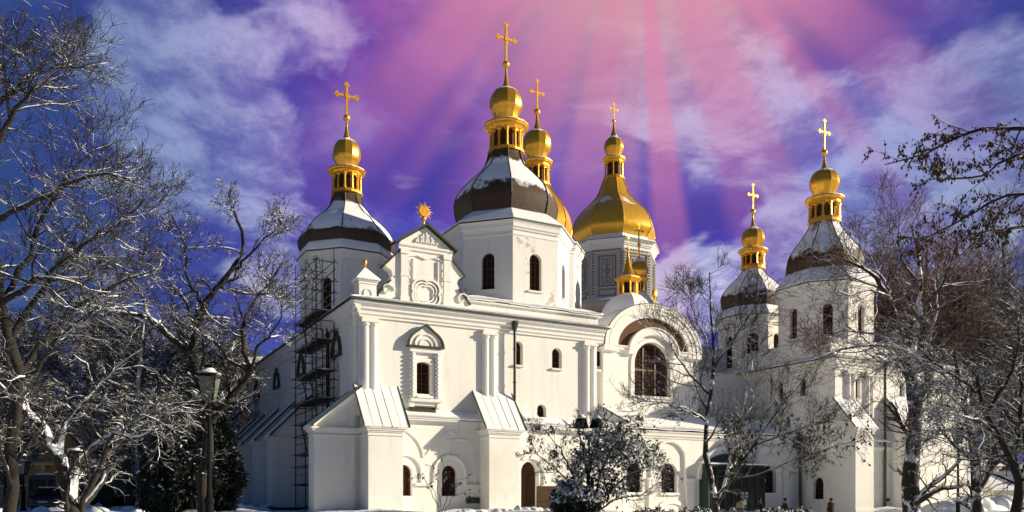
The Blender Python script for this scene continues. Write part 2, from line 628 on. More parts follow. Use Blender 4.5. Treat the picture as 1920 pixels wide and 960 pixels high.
def arch(a0, a1, b0, b1, n=10, rise=None):
    """Outline of an opening with a round head."""
    r = (a1 - a0) / 2
    rise = r if rise is None else rise
    c = (a0 + a1) / 2
    sp = b1 - rise
    pts = [(a0, b0), (a1, b0)]
    pts += [(c + r * cos(pi * k / n), sp + rise * sin(pi * k / n)) for k in range(n + 1)]
    return pts


def arc_line(c, r, z, t0, t1, n=12, rz=None):
    rz = r if rz is None else rz
    return [(c + r * cos(R(t0 + (t1 - t0) * k / n)), z + rz * sin(R(t0 + (t1 - t0) * k / n))) for k in range(n + 1)]


def inset(poly, w):
    ca = (min(p[0] for p in poly) + max(p[0] for p in poly)) / 2
    cb = (min(p[1] for p in poly) + max(p[1] for p in poly)) / 2
    ha = max(p[0] for p in poly) - ca
    hb = max(p[1] for p in poly) - cb
    return [(ca + (a - ca) * (1 - w / ha), cb + (b - cb) * (1 - w / hb)) for a, b in poly]


def window(parent, fm, a0, a1, b0, b1, depth, cols=2, rows=3, rise=None, frame='wood', w=0.07, bar=0.045, flat=False, glazed=True):
    """Window part: frame with glazing bars, and a sub-part pane, set `depth` into the wall."""
    h = arch(a0, a1, b0, b1, rise=rise)
    r = (a1 - a0) / 2
    rise = r if rise is None else rise
    c = (a0 + a1) / 2

    def top(a):
        x = min(1, abs(a - c) / r)
        return b1 - rise + rise * math.sqrt(1 - x * x)
    mb = MB()
    mb.ring(h, inset(h, w), fm, depth - 0.09, depth + 0.02)
    for k in range(1, cols):
        a = a0 + (a1 - a0) * k / cols
        mb.box(a - bar / 2, a + bar / 2, b0 + w * .5, top(a) - w * .5, depth - 0.07, depth - 0.01, fm)
    for k in range(1, rows):
        b = b0 + (b1 - b0) * k / rows
        x = r
        if b > b1 - rise:
            x = r * math.sqrt(max(0, 1 - ((b - (b1 - rise)) / rise) ** 2))
        mb.box(c - x + w * .5, c + x - w * .5, b - bar / 2, b + bar / 2, depth - 0.065, depth - 0.012, fm)
    f = mb.build('window', frame, parent)
    if not glazed:
        return f
    tris = tessellate_polygon([[Vector((a, b, 0)) for a, b in h]])
    pb = MB().add([fm(a, b, depth) for a, b in h], [tuple(t) for t in tris])
    pb.build('pane', 'glass', parent if flat else f)
    return f


# ================================================================== CATHEDRAL
# Local axes of the cathedral: x runs along the front wall, y runs back along the shaded flank.
ROT = R(28.5)
ORG = Vector((-8.02, 43.0, 0.0))
XF = Matrix.Translation(ORG) @ Matrix.Rotation(ROT, 4, 'Z')


def to_world(u, v, z=0.0):
    return XF @ Vector((u, v, z))


church = thing('cathedral', 'white plastered cathedral with green and gilded onion domes under snow', 'cathedral', ORG, ROT)


def F(v0=0.0):
    return lambda a, b, d: (a, v0 + d, b)


def L(u0=0.0):
    return lambda a, b, d: (u0 + d, a, b)


def Rt(u0=0.0):
    return lambda a, b, d: (u0 - d, a, b)


def rect(a0, a1, b0, b1):
    return [(a0, b0), (a1, b0), (a1, b1), (a0, b1)]


f0 = F(0)
# ---------------------------------------------------------------- main block, upper storey
holes = [arch(3.22, 4.06, 7.36, 9.10, rise=.16), arch(9.25, 9.85, 9.40, 10.78), arch(11.82, 12.50, 9.40, 10.62),
         arch(10.80, 11.42, 6.36, 7.22)]
MB().hollow(rect(0, 15, 5.6, 11.5), holes, f0, 0, .45).build('front_wall', 'plaster', church)
window(church, f0, 3.22, 4.06, 7.36, 9.10, .30, 2, 3, rise=.16)
for a0, a1, b0, b1 in ((9.25, 9.85, 9.40, 10.78), (11.82, 12.50, 9.40, 10.62), (10.80, 11.42, 6.36, 7.22)):
    window(church, f0, a0, a1, b0, b1, .42, 1, 3, frame='wood_dark')
# flank (shaded) with blind niches, and hidden sides
slits = []
for k, v in enumerate((3.7, 8.2, 11.6, 13.4, 18.6, 22.4, 25.6)):
    slits.append(arch(v - .35, v + .35, 7.0, 9.2))
MB().hollow(rect(0, 28.5, 0, 11.5), slits, L(0), 0, .35).build('flank_wall', 'plaster', church)
for k, v in enumerate((3.7, 8.2, 11.6, 13.4, 18.6, 22.4, 25.6)):
    MB().box(v - .36, v + .36, 6.98, 9.22, .34, .36, L(0)).build('niche_back', 'plaster', church)
    hood = MB().path([(v - .75, 9.7), (v - .68, 10.2), (v - .45, 10.65), (v, 11.05), (v + .45, 10.65), (v + .68, 10.2), (v + .75, 9.7)], .13, L(0), -.18, .0)
    hood.path([(v - .85, 9.68), (v + .85, 9.68)], .10, L(0), -.2, 0)
    hood.build('window_hood', 'green_metal' if k % 2 == 0 else 'trim', church)
MB().box(15 - .01, 15, 0, 28.5, 0, 11.5).box(0, 15, 28.5, 28.51, 0, 11.5).build('rear_wall', 'plaster', church)

corn = [(0, 11.2), (.10, 11.2), (.10, 11.32), (.18, 11.36), (.18, 11.52), (.30, 11.60), (.30, 11.72), (.50, 11.86), (.50, 11.98), (0, 11.98)]
MB().band(corn, f0, -.40, 15.4).build('cornice', 'trim', church)
MB().band(corn, L(0), -.401, 28.8).build('cornice', 'trim', church)
MB().band([(0, 10.75), (.06, 10.78), (.06, 10.88), (0, 10.90)], L(0), .1, 28.4).build('string_course', 'trim', church)


def frustum(mb, o, z0, i, z1):
    """Sloping roof from the outer rectangle o at z0 to the inner one i at z1."""
    a = [(o[0], o[2], z0), (o[1], o[2], z0), (o[1], o[3], z0), (o[0], o[3], z0)]
    b = [(i[0], i[2], z1), (i[1], i[2], z1), (i[1], i[3], z1), (i[0], i[3], z1)]
    return mb.add(a + b, [(0, 1, 5, 4), (1, 2, 6, 5), (2, 3, 7, 6), (3, 0, 4, 7), (4, 5, 6, 7), (0, 3, 2, 1)])


mb = MB()
mb.box(-.62, 15.62, -.62, -.56, 11.985, 12.06).box(-.62, -.56, -.559, 28.9, 11.986, 12.061)
mb.box(15.56, 15.63, -.558, 28.9, 11.984, 12.06)
mb.build('roof_edge', 'green_metal', church)


def snow_sheet(name, poly_fn, nu, nv, parent, amp=.05, mat='snow', seed=1):
    """Uneven snow on a roof: poly_fn(s, t) gives the point, t=0 is the eave."""
    rnd = random.Random(seed)
    vs, fs = [], []
    ph = [rnd.uniform(0, 6) for _ in range(8)]
    for i in range(nu + 1):
        for j in range(nv + 1):
            s, t = i / nu, j / nv
            p = Vector(poly_fn(s, t))
            k = sin(p.x * 1.7 + ph[0] + p.y) + sin(p.y * 2.1 + ph[1]) + .6 * sin(p.x * 4.3 + p.y * 3.7 + ph[2]) + .4 * sin(p.x * 9 + ph[3])
            p.z += amp * k * .4
            vs.append(p)
    for i in range(nu):
        for j in range(nv):
            a = i * (nv + 1) + j
            fs.append((a, a + nv + 1, a + nv + 2, a + 1))
    # a skirt closes the thickness of the snow along the edge
    base = len(vs)
    edge = [i * (nv + 1) for i in range(nu + 1)] + [nu * (nv + 1) + j for j in range(1, nv + 1)] + \
           [i * (nv + 1) + nv for i in range(nu - 1, -1, -1)] + [j for j in range(nv - 1, 0, -1)]
    for q in edge:
        p = vs[q]
        vs.append(Vector((p.x, p.y, p.z - .10)))
    for k in range(len(edge)):
        k2 = (k + 1) % len(edge)
        fs.append((edge[k], edge[k2], base + k2, base + k))
    return link(name, new_mesh(name, [tuple(p) for p in vs], fs, mat, True), parent)


def bil(p00, p10, p01, p11):
    def f(s, t):
        return tuple((p00[i] * (1 - s) + p10[i] * s) * (1 - t) + (p01[i] * (1 - s) + p11[i] * s) * t for i in range(3))
    return f


mb = MB()
frustum(mb, (-.55, 15.55, -.55, 28.8), 12.0, (2.0, 13.0, 2.0, 26.0), 12.70)
mb.build('roof', 'green_metal', church)
snow_sheet('roof_snow', bil((-.60, -.60, 12.14), (15.60, -.60, 12.14), (1.9, 1.9, 12.86), (13.2, 1.9, 12.86)), 46, 4, church, .05, seed=2)
snow_sheet('roof_snow', bil((-.60, 28.8, 12.14), (-.60, -.60, 12.14), (1.9, 26, 12.86), (1.9, 1.9, 12.86)), 50, 4, church, .05, seed=3)
snow_sheet('roof_snow', bil((1.9, 1.9, 12.86), (13.2, 1.9, 12.86), (1.9, 26, 12.9), (13.2, 26, 12.9)), 20, 20, church, .04, seed=4)

# pairs of half columns
for a in (.14, 7.18, 13.98):
    sh = MB()
    for q in (a + .22, a + .66):
        sh.lathe([(.19, 5.6), (.19, 10.80)], 12, (q, -.06, 0), fm=None)
        sh.lathe([(.19, 10.72), (.25, 10.78), (.25, 10.86), (.20, 10.90)], 12, (q, -.07, 0))
    sh.box(a - .05, a + .93, -.32, 0.05, 10.90, 11.02).box(a, a + .88, -.24, .05, 11.02, 11.22)
    sh.box(a, a + .88, -.10, .04, 5.6, 10.9)
    sh.build('half_columns', 'trim', church, False)
sh = MB()
for q in (.30, .78):
    sh.lathe([(.19, 5.6), (.19, 10.80)], 12, (-.06, q, 0))
sh.box(-.28, .05, .06, 1.02, 10.80, 11.2)
sh.build('half_columns', 'trim', church)

# ogee hooded window surround
sur = MB()
og = [(2.68, 9.92)]
for k in range(0, 13):
    t = k / 12
    ang = pi - t * pi / 2
    x = 3.70 + 1.02 * cos(ang)
    z = 9.92 + .88 * sin(ang) + (.30 * max(0, (t - .62) / .38) ** 1.6)
    og.append((x, z))
ogr = [(7.40 - a, b) for a, b in reversed(og)]
ogee = og + ogr[1:]
sur.slab(ogee, f0, -.20, 0.02)
sur.build('window_hood', 'trim', church)
MB().path(ogee, .09, f0, -.34, -.18).box(2.62, 4.78, 9.86, 9.93, -.34, .02, f0).build('hood_edge', 'green_metal', church)
sur = MB()
for rr, dd in ((.62, -.27), (.36, -.25)):
    sur.path(arc_line(3.70, rr, 9.96, 0, 180, 12), .08, f0, dd, -.19)
sur.box(2.82, 4.62, 9.60, 9.84, -.20, .01, f0).box(2.80, 4.64, 6.92, 7.08, -.34, .01, f0).box(2.95, 4.50, 6.72, 6.92, -.16, .01, f0)
for x in (2.90, 4.50):
    sur.box(x - .13, x + .13, 6.62, 6.92, -.22, .01, f0)
for x in (2.97, 4.43):
    sur.box(x - .15, x + .15, 7.08, 9.60, -.06, .01, f0)
sur.ring(arch(2.98 + .16, 4.42 - .16, 7.08, 9.32, rise=.2), arch(3.22, 4.06, 7.36, 9.10, rise=.16), f0, -.10, .0)
sur.build('window_surround', 'trim', church)
for x in (2.97, 4.43):
    col = MB()
    prof = []
    n = 11
    for k in range(n):
        z = 7.10 + 2.48 * k / n
        h = 2.48 / n
        prof += [(.07, z), (.15, z + h * .30), (.15, z + h * .70), (.07, z + h)]
    col.lathe(prof, 10, (x, -.14, 0))
    col.build('beaded_column', 'trim', church, True)
MB().box(3.18, 4.10, 7.12, 7.24, -.30, -.1, f0).build('sill_snow', 'snow', church)
for a0, a1, b0, b1 in ((11.82, 12.50, 9.40, 10.62), (9.25, 9.85, 9.4, 10.78)):
    MB().box(a0 - .08, a1 + .08, b0 - .1, b0, -.14, .01, f0).build('sill', 'trim', church)

# ---------------------------------------------------------------- lower storey
fl = F(-.30)
low_holes = [arch(2.00, 2.90, 1.83, 3.50), arch(4.62, 5.54, 1.83, 3.52), arch(9.55, 10.75, 0, 3.85)]
MB().hollow(rect(-.3, 15.2, -.6, 5.98), low_holes, fl, 0, .5).build('lower_wall', 'plaster', church)
MB().box(-.3, 15.2, -.299, .3, 5.96, 5.98).box(15.19, 15.2, -.29, 2, -.6, 5.97).build('lower_wall_top', 'plaster', church)
for a0, a1, b1 in ((2.00, 2.90, 3.50), (4.62, 5.54, 3.52)):
    window(church, fl, a0, a1, 1.83, b1, .40, 3, 5, bar=.035)
dr = MB().box(9.56, 10.74, -.6, 3.2, .46, .5, fl).box(9.65, 10.1, .0, 3.0, .42, .46, fl).box(10.2, 10.65, 0, 3.0, .42, .46, fl)
dr.add([fl(a, b, .495) for a, b in arch(9.55, 10.75, 0, 3.85)], [tuple(t) for t in tessellate_polygon([[Vector((a, b, 0)) for a, b in arch(9.55, 10.75, 0, 3.85)]])])
dr.build('door', 'wood_dark', church)
MB().path([(1.55, 2.4)] + arc_line(2.48, .93, 3.1, 180, 0, 14) + [(3.41, 2.4)], .11, fl, -.10, .02).build('wall_moulding', 'trim', church)
MB().path([(4.15, 2.4)] + arc_line(5.08, .93, 3.1, 180, 0, 14) + [(6.01, 2.4)], .11, fl, -.10, .02).build('wall_moulding', 'trim', church)
MB().path([(9.2, 2.4)] + arc_line(10.15, .95, 3.1, 180, 0, 14) + [(11.1, 2.4)], .11, fl, -.10, .02).build('wall_moulding', 'trim', church)
MB().path(arc_line(1.6, 1.95, 3.75, 95, 5, 12, 1.80), .10, fl, -.07, .02).build('wall_moulding', 'trim', church)
MB().path([(3.62, 3.95), (4.0, 4.5), (4.5, 5.0), (4.85, 5.32), (5.1, 5.38), (5.4, 5.2)], .07, fl, -.05, .02).build('wall_moulding', 'trim', church)
MB().path([(5.0, 4.1), (5.0, 4.9), (5.2, 4.95), (6.2, 4.95)], .05, fl, -.04, .02).build('wall_moulding', 'trim', church)
MB().box(3.05, 4.15, 2.38, 2.48, -.14, .02, fl).build('wall_moulding', 'trim', church)
MB().box(6.0, 6.9, 2.38, 2.48, -.14, .02, fl).build('wall_moulding', 'trim', church)
MB().box(10.9, 12.6, 2.38, 2.48, -.14, .02, fl).build('wall_moulding', 'trim', church)
MB().box(6.05, 6.85, 1.42, 1.75, -.10, -.04, fl).build('plaque', 'bronze', church)
MB().box(3.07, 4.13, 2.48, 2.53, -.13, .0, fl).build('sill_snow', 'snow', church)
# snow-covered ledge roof between the buttresses, bare metal showing at one spot
snow_sheet('ledge_snow', bil((2.2, -.62, 6.07), (6.9, -.62, 6.07), (2.2, .02, 6.52), (6.9, .02, 6.52)), 20, 3, church, .02, 'roof_snow', 5)
MB().add([(2.2, -.60, 5.94), (6.9, -.60, 5.94), (6.9, 0, 6.40), (2.2, 0, 6.40), (2.2, -.60, 5.88), (6.9, -.60, 5.88), (6.9, 0, 5.98), (2.2, 0, 5.98)],
         [(0, 1, 2, 3), (0, 4, 5, 1), (4, 7, 6, 5), (0, 3, 7, 4), (1, 5, 6, 2)]).build('ledge_roof', 'trim', church)
MB().add([(2.75, -.20, 6.46), (4.30, -.19, 6.45), (4.35, -.012, 6.66), (2.8, -.012, 6.66), (2.75, -.20, 6.36), (4.30, -.19, 6.36)],
         [(0, 1, 2, 3), (0, 4, 5, 1)]).build('ledge_flashing', 'green_metal', church)
for a0, a1, z, s in ((9.7, 10.75, 6.28, 6), (10.75, 12.55, 6.02, 7), (12.7, 15.2, 6.0, 8)):
    snow_sheet('ledge_snow', bil((a0, -.70, z - .02), (a1, -.70, z - .02), (a0, .02, z + .42), (a1, .02, z + .42)), 10, 3, church, .04, 'snow', s)
    MB().box(a0, a1, -.66, -.2, z - .28, z - .13).build('ledge_roof', 'trim', church)
MB().box(10.55, 12.75, .5, 2.15, -.14, -.04, fl).box(10.5, 12.8, 1.55, 2.42, -.18, -.14, fl).build('porch_board', 'wood_dark', church)


# ---------------------------------------------------------------- buttresses
def buttress(g, w0, w1, d, z_eave, z_top, z0=-.6, panels=5, over=.22, stepped=True, roof='roof_snow', bands=True):
    """g(a, out, z) places it: a along the wall, out away from the wall."""
    def box(mb, a0, a1, o0, o1, za, zb):
        return mb.box(a0, a1, o0, o1, za, zb, g)
    z1 = z_eave - .10
    mb = MB()
    slope = (z_top - z_eave) / (d + over)
    vs = [g(w0, 0, z0), g(w1, 0, z0), g(w1, d, z0), g(w0, d, z0),
          g(w0, 0, z_top - .12), g(w1, 0, z_top - .12), g(w1, d, z_eave + slope * over - .12), g(w0, d, z_eave + slope * over - .12)]
    mb.add(vs, [(0, 1, 2, 3), (4, 5, 6, 7), (0, 1, 5, 4), (1, 2, 6, 5), (2, 3, 7, 6), (3, 0, 4, 7)])
    o = mb.build('buttress', 'plaster', church)
    cb = MB()
    if bands:
        for e, za, zb in ((.05, z1 - .42, z1 - .34), (.06, z1 - .24, z1 - .16), (.12, z1 - .16, z1 - .06), (.18, z1 - .06, z1 + .02)):
            cb.box(w0 - e, w1 + e, -.0, d + e, za, zb, g)
        cb.build('buttress_cornice', 'trim', o)
    pl = MB()
    pl.box(w0 - .10, w1 + .10, 0, d + .10, z0, .95, g)
    pl.build('buttress_plinth', 'plaster', o)
    a0, a1 = w0 - .30, w1 + .30
    for aa, ab in ((a0 - .02, a0 + .03), (a1 - .03, a1 + .02)):
        edge = MB()
        edge.add([g(aa, -.0, z_top - .10), g(ab, 0, z_top - .10), g(ab, d + over + .02, z_eave - .10), g(aa, d + over + .02, z_eave - .10),
                  g(aa, -.0, z_top + .035), g(ab, 0, z_top + .035), g(ab, d + over + .02, z_eave + .03), g(aa, d + over + .02, z_eave + .03)],
                 [(0, 1, 2, 3), (4, 5, 6, 7), (0, 1, 5, 4), (1, 2, 6, 5), (2, 3, 7, 6), (3, 0, 4, 7)])
        edge.build('verge_strip', 'green_metal', o)
    rnd = random.Random(int(w0 * 77))
    for k in range(panels):
        p0 = a0 + (a1 - a0) * k / panels + .035
        p1 = a0 + (a1 - a0) * (k + 1) / panels - .012
        dz = rnd.uniform(-.008, .012)
        ex = rnd.uniform(-.02, .03)
        pm = MB()
        pm.add([g(p0, 0, z_top - .09), g(p1, 0, z_top - .09), g(p1, d + over + ex, z_eave - .09), g(p0, d + over + ex, z_eave - .09),
                g(p0, 0, z_top + dz), g(p1, 0, z_top + dz), g(p1, d + over + ex, z_eave + dz), g(p0, d + over + ex, z_eave + dz)],
               [(0, 1, 2, 3), (4, 5, 6, 7), (0, 1, 5, 4), (1, 2, 6, 5), (2, 3, 7, 6), (3, 0, 4, 7)])
        if k:
            pm.add([g(p0 - .03, 0, z_top - .06), g(p0 - .005, 0, z_top - .06), g(p0 - .005, d + over, z_eave - .06), g(p0 - .03, d + over, z_eave - .06),
                    g(p0 - .03, 0, z_top + .035), g(p0 - .005, 0, z_top + .035), g(p0 - .005, d + over, z_eave + .035), g(p0 - .03, d + over, z_eave + .035)],
                   [(0, 1, 2, 3), (4, 5, 6, 7), (0, 1, 5, 4), (1, 2, 6, 5), (2, 3, 7, 6), (3, 0, 4, 7)])
        pm.build('roof_panel', roof, o)
    return o


gf = lambda a, o, z: (a, -o, z)
gl = lambda a, o, z: (-o, a, z)
gr = lambda a, o, z: (15 + o, a, z)
buttress(gf, .02, 1.88, 1.55, 5.42, 7.66)
buttress(gf, 6.9, 8.82, 1.50, 5.55, 7.72)
buttress(gl, -.30, .80, 2.40, 5.40, 7.55, panels=3)
for v in (9.2, 13.9, 18.4, 23.2, 26.8):
    buttress(gl, v, v + 1.5, 2.40, 5.55, 8.2, panels=3)
buttress(gr, -.35, .9, 1.7, 6.40, 7.20, panels=3)
# dark plinths with snow along the shaded flank
for v in (9.2, 13.9, 18.4, 23.2):
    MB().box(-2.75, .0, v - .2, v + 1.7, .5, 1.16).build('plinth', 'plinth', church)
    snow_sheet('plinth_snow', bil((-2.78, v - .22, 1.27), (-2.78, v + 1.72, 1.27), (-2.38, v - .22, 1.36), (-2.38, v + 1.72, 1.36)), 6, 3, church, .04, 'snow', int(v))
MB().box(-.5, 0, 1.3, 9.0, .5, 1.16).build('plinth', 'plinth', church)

# drain pipes
def drainpipe(u, v, z0, z1, r=.085, hopper=True, mat='green_metal'):
    mb = MB().tube([(u, v, z0), (u, v, z1)], r, 8)
    if hopper:
        mb.lathe([(r, z1 - .25), (.24, z1 + .22), (.24, z1 + .30)], 10, (u, v, 0))
    z = z0 + 1.0
    while z < z1 - .5:
        mb.lathe([(r + .03, z), (r + .03, z + .07)], 8, (u, v, 0))
        z += 1.9
    return mb.build('drainpipe', mat, church)


drainpipe(9.13, -.32, 7.3, 11.5)

# ---------------------------------------------------------------- attic under the great drum
MB().box(6.9, 16.4, 1.9, 12.5, 12.4, 13.22).build('attic_wall', 'plaster', church)
MB().box(6.75, 16.6, 1.72, 12.7, 13.22, 13.30).build('attic_edge', 'trim', church)
snow_sheet('attic_snow', bil((6.7, 1.66, 13.42), (16.65, 1.66, 13.42), (8.5, 3.2, 14.0), (16.0, 3.2, 14.0)), 30, 4, church, .07, 'snow', 11)
snow_sheet('attic_snow', bil((6.7, 12.7, 13.42), (6.7, 1.66, 13.42), (8.5, 11, 14.0), (8.5, 3.2, 14.0)), 20, 4, church, .07, 'snow', 12)
snow_sheet('attic_snow', bil((16.65, 1.66, 13.42), (16.65, 12.7, 13.42), (15.9, 3.2, 14.0), (15.9, 11, 14.0)), 20, 4, church, .07, 'snow', 13)
MB().box(8.3, 16.1, 3.1, 11.1, 13.3, 13.95).build('drum_base', 'snow', church)

# ---------------------------------------------------------------- baroque gable
fg = F(.8)
CG = 4.10


def both(pts):
    return pts + [(2 * CG - a, b) for a, b in reversed(pts)]


wing = [(1.55, 12.2), (1.40, 12.75), (1.75, 13.15), (2.05, 13.60), (2.18, 13.85), (2.10, 14.10), (1.72, 14.32), (2.62, 15.25), (2.66, 15.55)]
MB().slab(both(wing), fg, 0, .55).build('gable', 'plaster', church)
gp = MB()
ped = [(2.35, 15.62), (5.85, 15.62), (4.10, 16.86)]
gp.slab([(2.62, 15.6), (5.58, 15.6), (5.58, 15.74), (4.10, 16.74), (2.62, 15.74)], fg, -.05, .5)
gp.band([(0, 15.30), (.10, 15.34), (.10, 15.44), (.2, 15.52), (.2, 15.62), (0, 15.64)], fg, 2.5, 5.7)
gp.box(2.62, 3.04, 12.4, 15.3, -.14, 0, fg).box(5.16, 5.58, 12.4, 15.3, -.14, 0, fg)
for x in (2.83, 5.37):
    gp.box(x - .26, x + .26, 12.4, 12.75, -.19, 0, fg).box(x - .25, x + .25, 13.85, 13.93, -.18, 0, fg)
    gp.box(x - .25, x + .25, 15.06, 15.32, -.20, 0, fg)
gp.build('gable_pilasters', 'trim', church)
for sgn in (-1, 1):
    A, B = (CG + sgn * 1.86, 15.60), (CG - sgn * .03, 16.88)
    MB().path([A, B], .11, fg, -.32, .62).build('gable_coping', 'green_metal', church)
    MB().path([(CG + sgn * 2.44, 14.28), (CG + sgn * 1.48, 15.28)], .09, fg, -.12, .62).build('gable_coping', 'green_metal', church)
    MB().path([(CG + sgn * 2.74, 12.72), (CG + sgn * 2.04, 13.55)], .08, fg, -.12, .62).build('gable_coping', 'green_metal', church)
for sgn in (-1, 1):
    c = CG + sgn * 2.22
    sp = [(c + (.40 - .033 * k) * cos(k * .62), 12.98 + (.40 - .033 * k) * sin(k * .62)) for k in range(11)]
    MB().path(sp, .08, fg, -.12, .02).build('volute', 'trim', church)
    c = CG + sgn * 1.0
    orn = MB()
    for zz in (13.3, 13.75, 14.2, 14.65):
        orn.path([(c + sgn * .12 + .15 * cos(t), zz + .22 * sin(t)) for t in np.linspace(0, 5.2, 9)], .07, fg, -.12, .02)
    orn.path([(c - sgn * .26, 13.1), (c - sgn * .26, 14.9)], .06, fg, -.10, .02)
    orn.path([(c + sgn * .30, 14.95), (CG + sgn * .5, 15.10), (CG, 14.95)], .07, fg, -.10, .02)
    orn.build('scroll_ornament', 'trim', church)
# foiled niche
foil = []
for k in range(49):
    t = 2 * pi * k / 48
    r = .70 + .17 * abs(cos(2 * t + pi / 2)) ** .6
    foil.append((CG + r * cos(t) * 1.05, 13.05 + r * sin(t) * .95))
for s, w, d in ((1.0, .12, -.20), (.78, .10, -.14), (.58, .08, -.09)):
    MB().path([(CG + (a - CG) * s, 13.05 + (b - 13.05) * s) for a, b in foil[:-1]], w, fg, d, .02, closed=True).build('niche_frame', 'trim', church)
orn = MB()
for k in range(9):
    x = CG - .62 + k * .155
    h = .62 - abs(k - 4) * .13
    orn.path([(x, 15.82), (x + .07 * (-1) ** k, 15.82 + h * .5), (x, 15.82 + h)], .07, fg, -.15, -.04)
orn.build('pediment_relief', 'trim', church, kind='stuff')
# gilded sun on the gable top
def sunburst(parent, x, y, z, r, n=18, mat='gold'):
    mb = MB()
    mb.lathe([(r, -.05), (r, .05)], 18, (0, 0, 0), fm=lambda p, q, s: (x + p, y + s, z + q))
    for k in range(n):
        a = 2 * pi * k / n
        l = r * (2.05 if k % 2 == 0 else 1.65)
        mb.add([(x + r * .9 * cos(a - .17), y - .03, z + r * .9 * sin(a - .17)), (x + r * .9 * cos(a + .17), y - .03, z + r * .9 * sin(a + .17)),
                (x + l * cos(a), y, z + l * sin(a)), (x + r * .9 * cos(a - .17), y + .03, z + r * .9 * sin(a - .17)), (x + r * .9 * cos(a + .17), y + .03, z + r * .9 * sin(a + .17))],
               [(0, 1, 2), (3, 2, 4), (0, 2, 3), (1, 4, 2), (0, 3, 4, 1)])
    mb.build('sunburst', mat, parent)


fin = MB().lathe([(.10, 16.85), (.05, 17.0), (.05, 17.15), (.13, 17.22), (.15, 17.30), (.10, 17.38), (.04, 17.42)], 10, (CG, 1.05, 0)).build('finial', 'gold', church, True)
sunburst(fin, CG, 1.05, 17.70, .28)

# little pinnacle beside the gable
pn = MB().box(.22, 1.18, .55, 1.45, 12.1, 13.25).box(.14, 1.26, .47, 1.53, 13.25, 13.34).box(.18, 1.22, .5, 1.5, 13.12, 13.2)
pn.box(.18, 1.22, .52, 1.48, 12.1, 12.3).path(arc_line(.70, .22, 12.62, 0, 180, 8) + [(.48, 12.45), (.92, 12.45)], .05, F(.55), -.05, .01, True)
po = pn.build('pinnacle', 'plaster', church)
MB().add([(.04, .37, 13.34), (1.36, .37, 13.34), (1.36, 1.63, 13.34), (.04, 1.63, 13.34), (.04, .37, 13.39), (1.36, .37, 13.39), (1.36, 1.63, 13.39), (.04, 1.63, 13.39), (.70, 1.0, 14.12)],
         [(0, 1, 5, 4), (1, 2, 6, 5), (2, 3, 7, 6), (3, 0, 4, 7), (4, 5, 8), (5, 6, 8), (6, 7, 8), (7, 4, 8), (0, 3, 2, 1)]).build('pinnacle_roof', 'snow', po)
MB().lathe([(.04, 14.05), (.04, 14.2), (.10, 14.28), (.10, 14.42), (.06, 14.52), (.01, 14.58)], 8, (.70, 1.0, 0)).build('finial', 'gold', po, True)


# ================================================================== CUPOLAS
def smooth_profile(p, n=4):
    """Catmull-Rom through (r, z) points."""
    out = []
    P = [p[0]] + list(p) + [p[-1]]
    for i in range(1, len(P) - 2):
        for k in range(n):
            t = k / n
            q = []
            for c in (0, 1):
                a, b, d, e = P[i - 1][c], P[i][c], P[i + 1][c], P[i + 2][c]
                q.append(.5 * (2 * b + (d - a) * t + (2 * a - 5 * b + 4 * d - e) * t * t + (3 * b - a - 3 * d + e) * t ** 3))
            out.append(tuple(q))
    out.append(p[-1])
    return out


V8 = pi / 8


def facet(u, v, r, n, k, rot):
    """Map for the k-th face of an n-sided drum with corner radius r."""
    th = rot + 2 * pi * (k + .5) / n
    ap = r * cos(pi / n)
    nx, ny = cos(th), sin(th)
    return lambda a, b, d: (u + nx * (ap - d) - ny * a, v + ny * (ap - d) + nx * a, b)


def cross_shape(parent, u, v, z0, z1, arm, za, ornate=True, mat='gold'):
    """Gilded cross with trefoil ends and rays, standing in the plane of the front wall."""
    w = arm * .10
    fm = lambda a, b, d: (u + a, v + d, b)
    mb = MB()
    mb.box(-w, w, z0, z1 - w, -w * .7, w * .7, fm)
    mb.box(-arm + w, arm - w, za - w, za + w, -w * .6, w * .6, fm)
    for cx, cz, dx, dz in ((0, z1 - w * 1.2, 0, 1), (-arm + w * 1.2, za, -1, 0), (arm - w * 1.2, za, 1, 0)):
        for q in (0, 1, -1):
            x = cx + (dx * w * .9 if q == 0 else -dx * w * .5 + (dz != 0) * q * w * 1.5)
            z = cz + (dz * w * .9 if q == 0 else -dz * w * .5 + (dx != 0) * q * w * 1.5)
            pts = [(x + w * 1.15 * cos(t), z + w * 1.15 * sin(t)) for t in np.linspace(0, 2 * pi, 8, endpoint=False)]
            mb.slab(pts, fm, -w * .6, w * .6)
    if ornate:
        for k in range(12):
            t = 2 * pi * (k + .5) / 12
            l = arm * (.52 if k % 3 else .60)
            mb.add([fm(w * 1.4 * cos(t - .25), za + w * 1.4 * sin(t - .25), -.02), fm(w * 1.4 * cos(t + .25), za + w * 1.4 * sin(t + .25), -.02),
                    fm(l * cos(t), za + l * sin(t), 0), fm(w * 1.4 * cos(t), za + w * 1.4 * sin(t), .05)],
                   [(0, 1, 2), (1, 3, 2), (3, 0, 2), (0, 3, 1)])
        mb.slab([(w * 1.9 * cos(t), za + w * 1.9 * sin(t)) for t in np.linspace(0, 2 * pi, 10, endpoint=False)], fm, -w, w)
    return mb.build('cross', mat, parent)


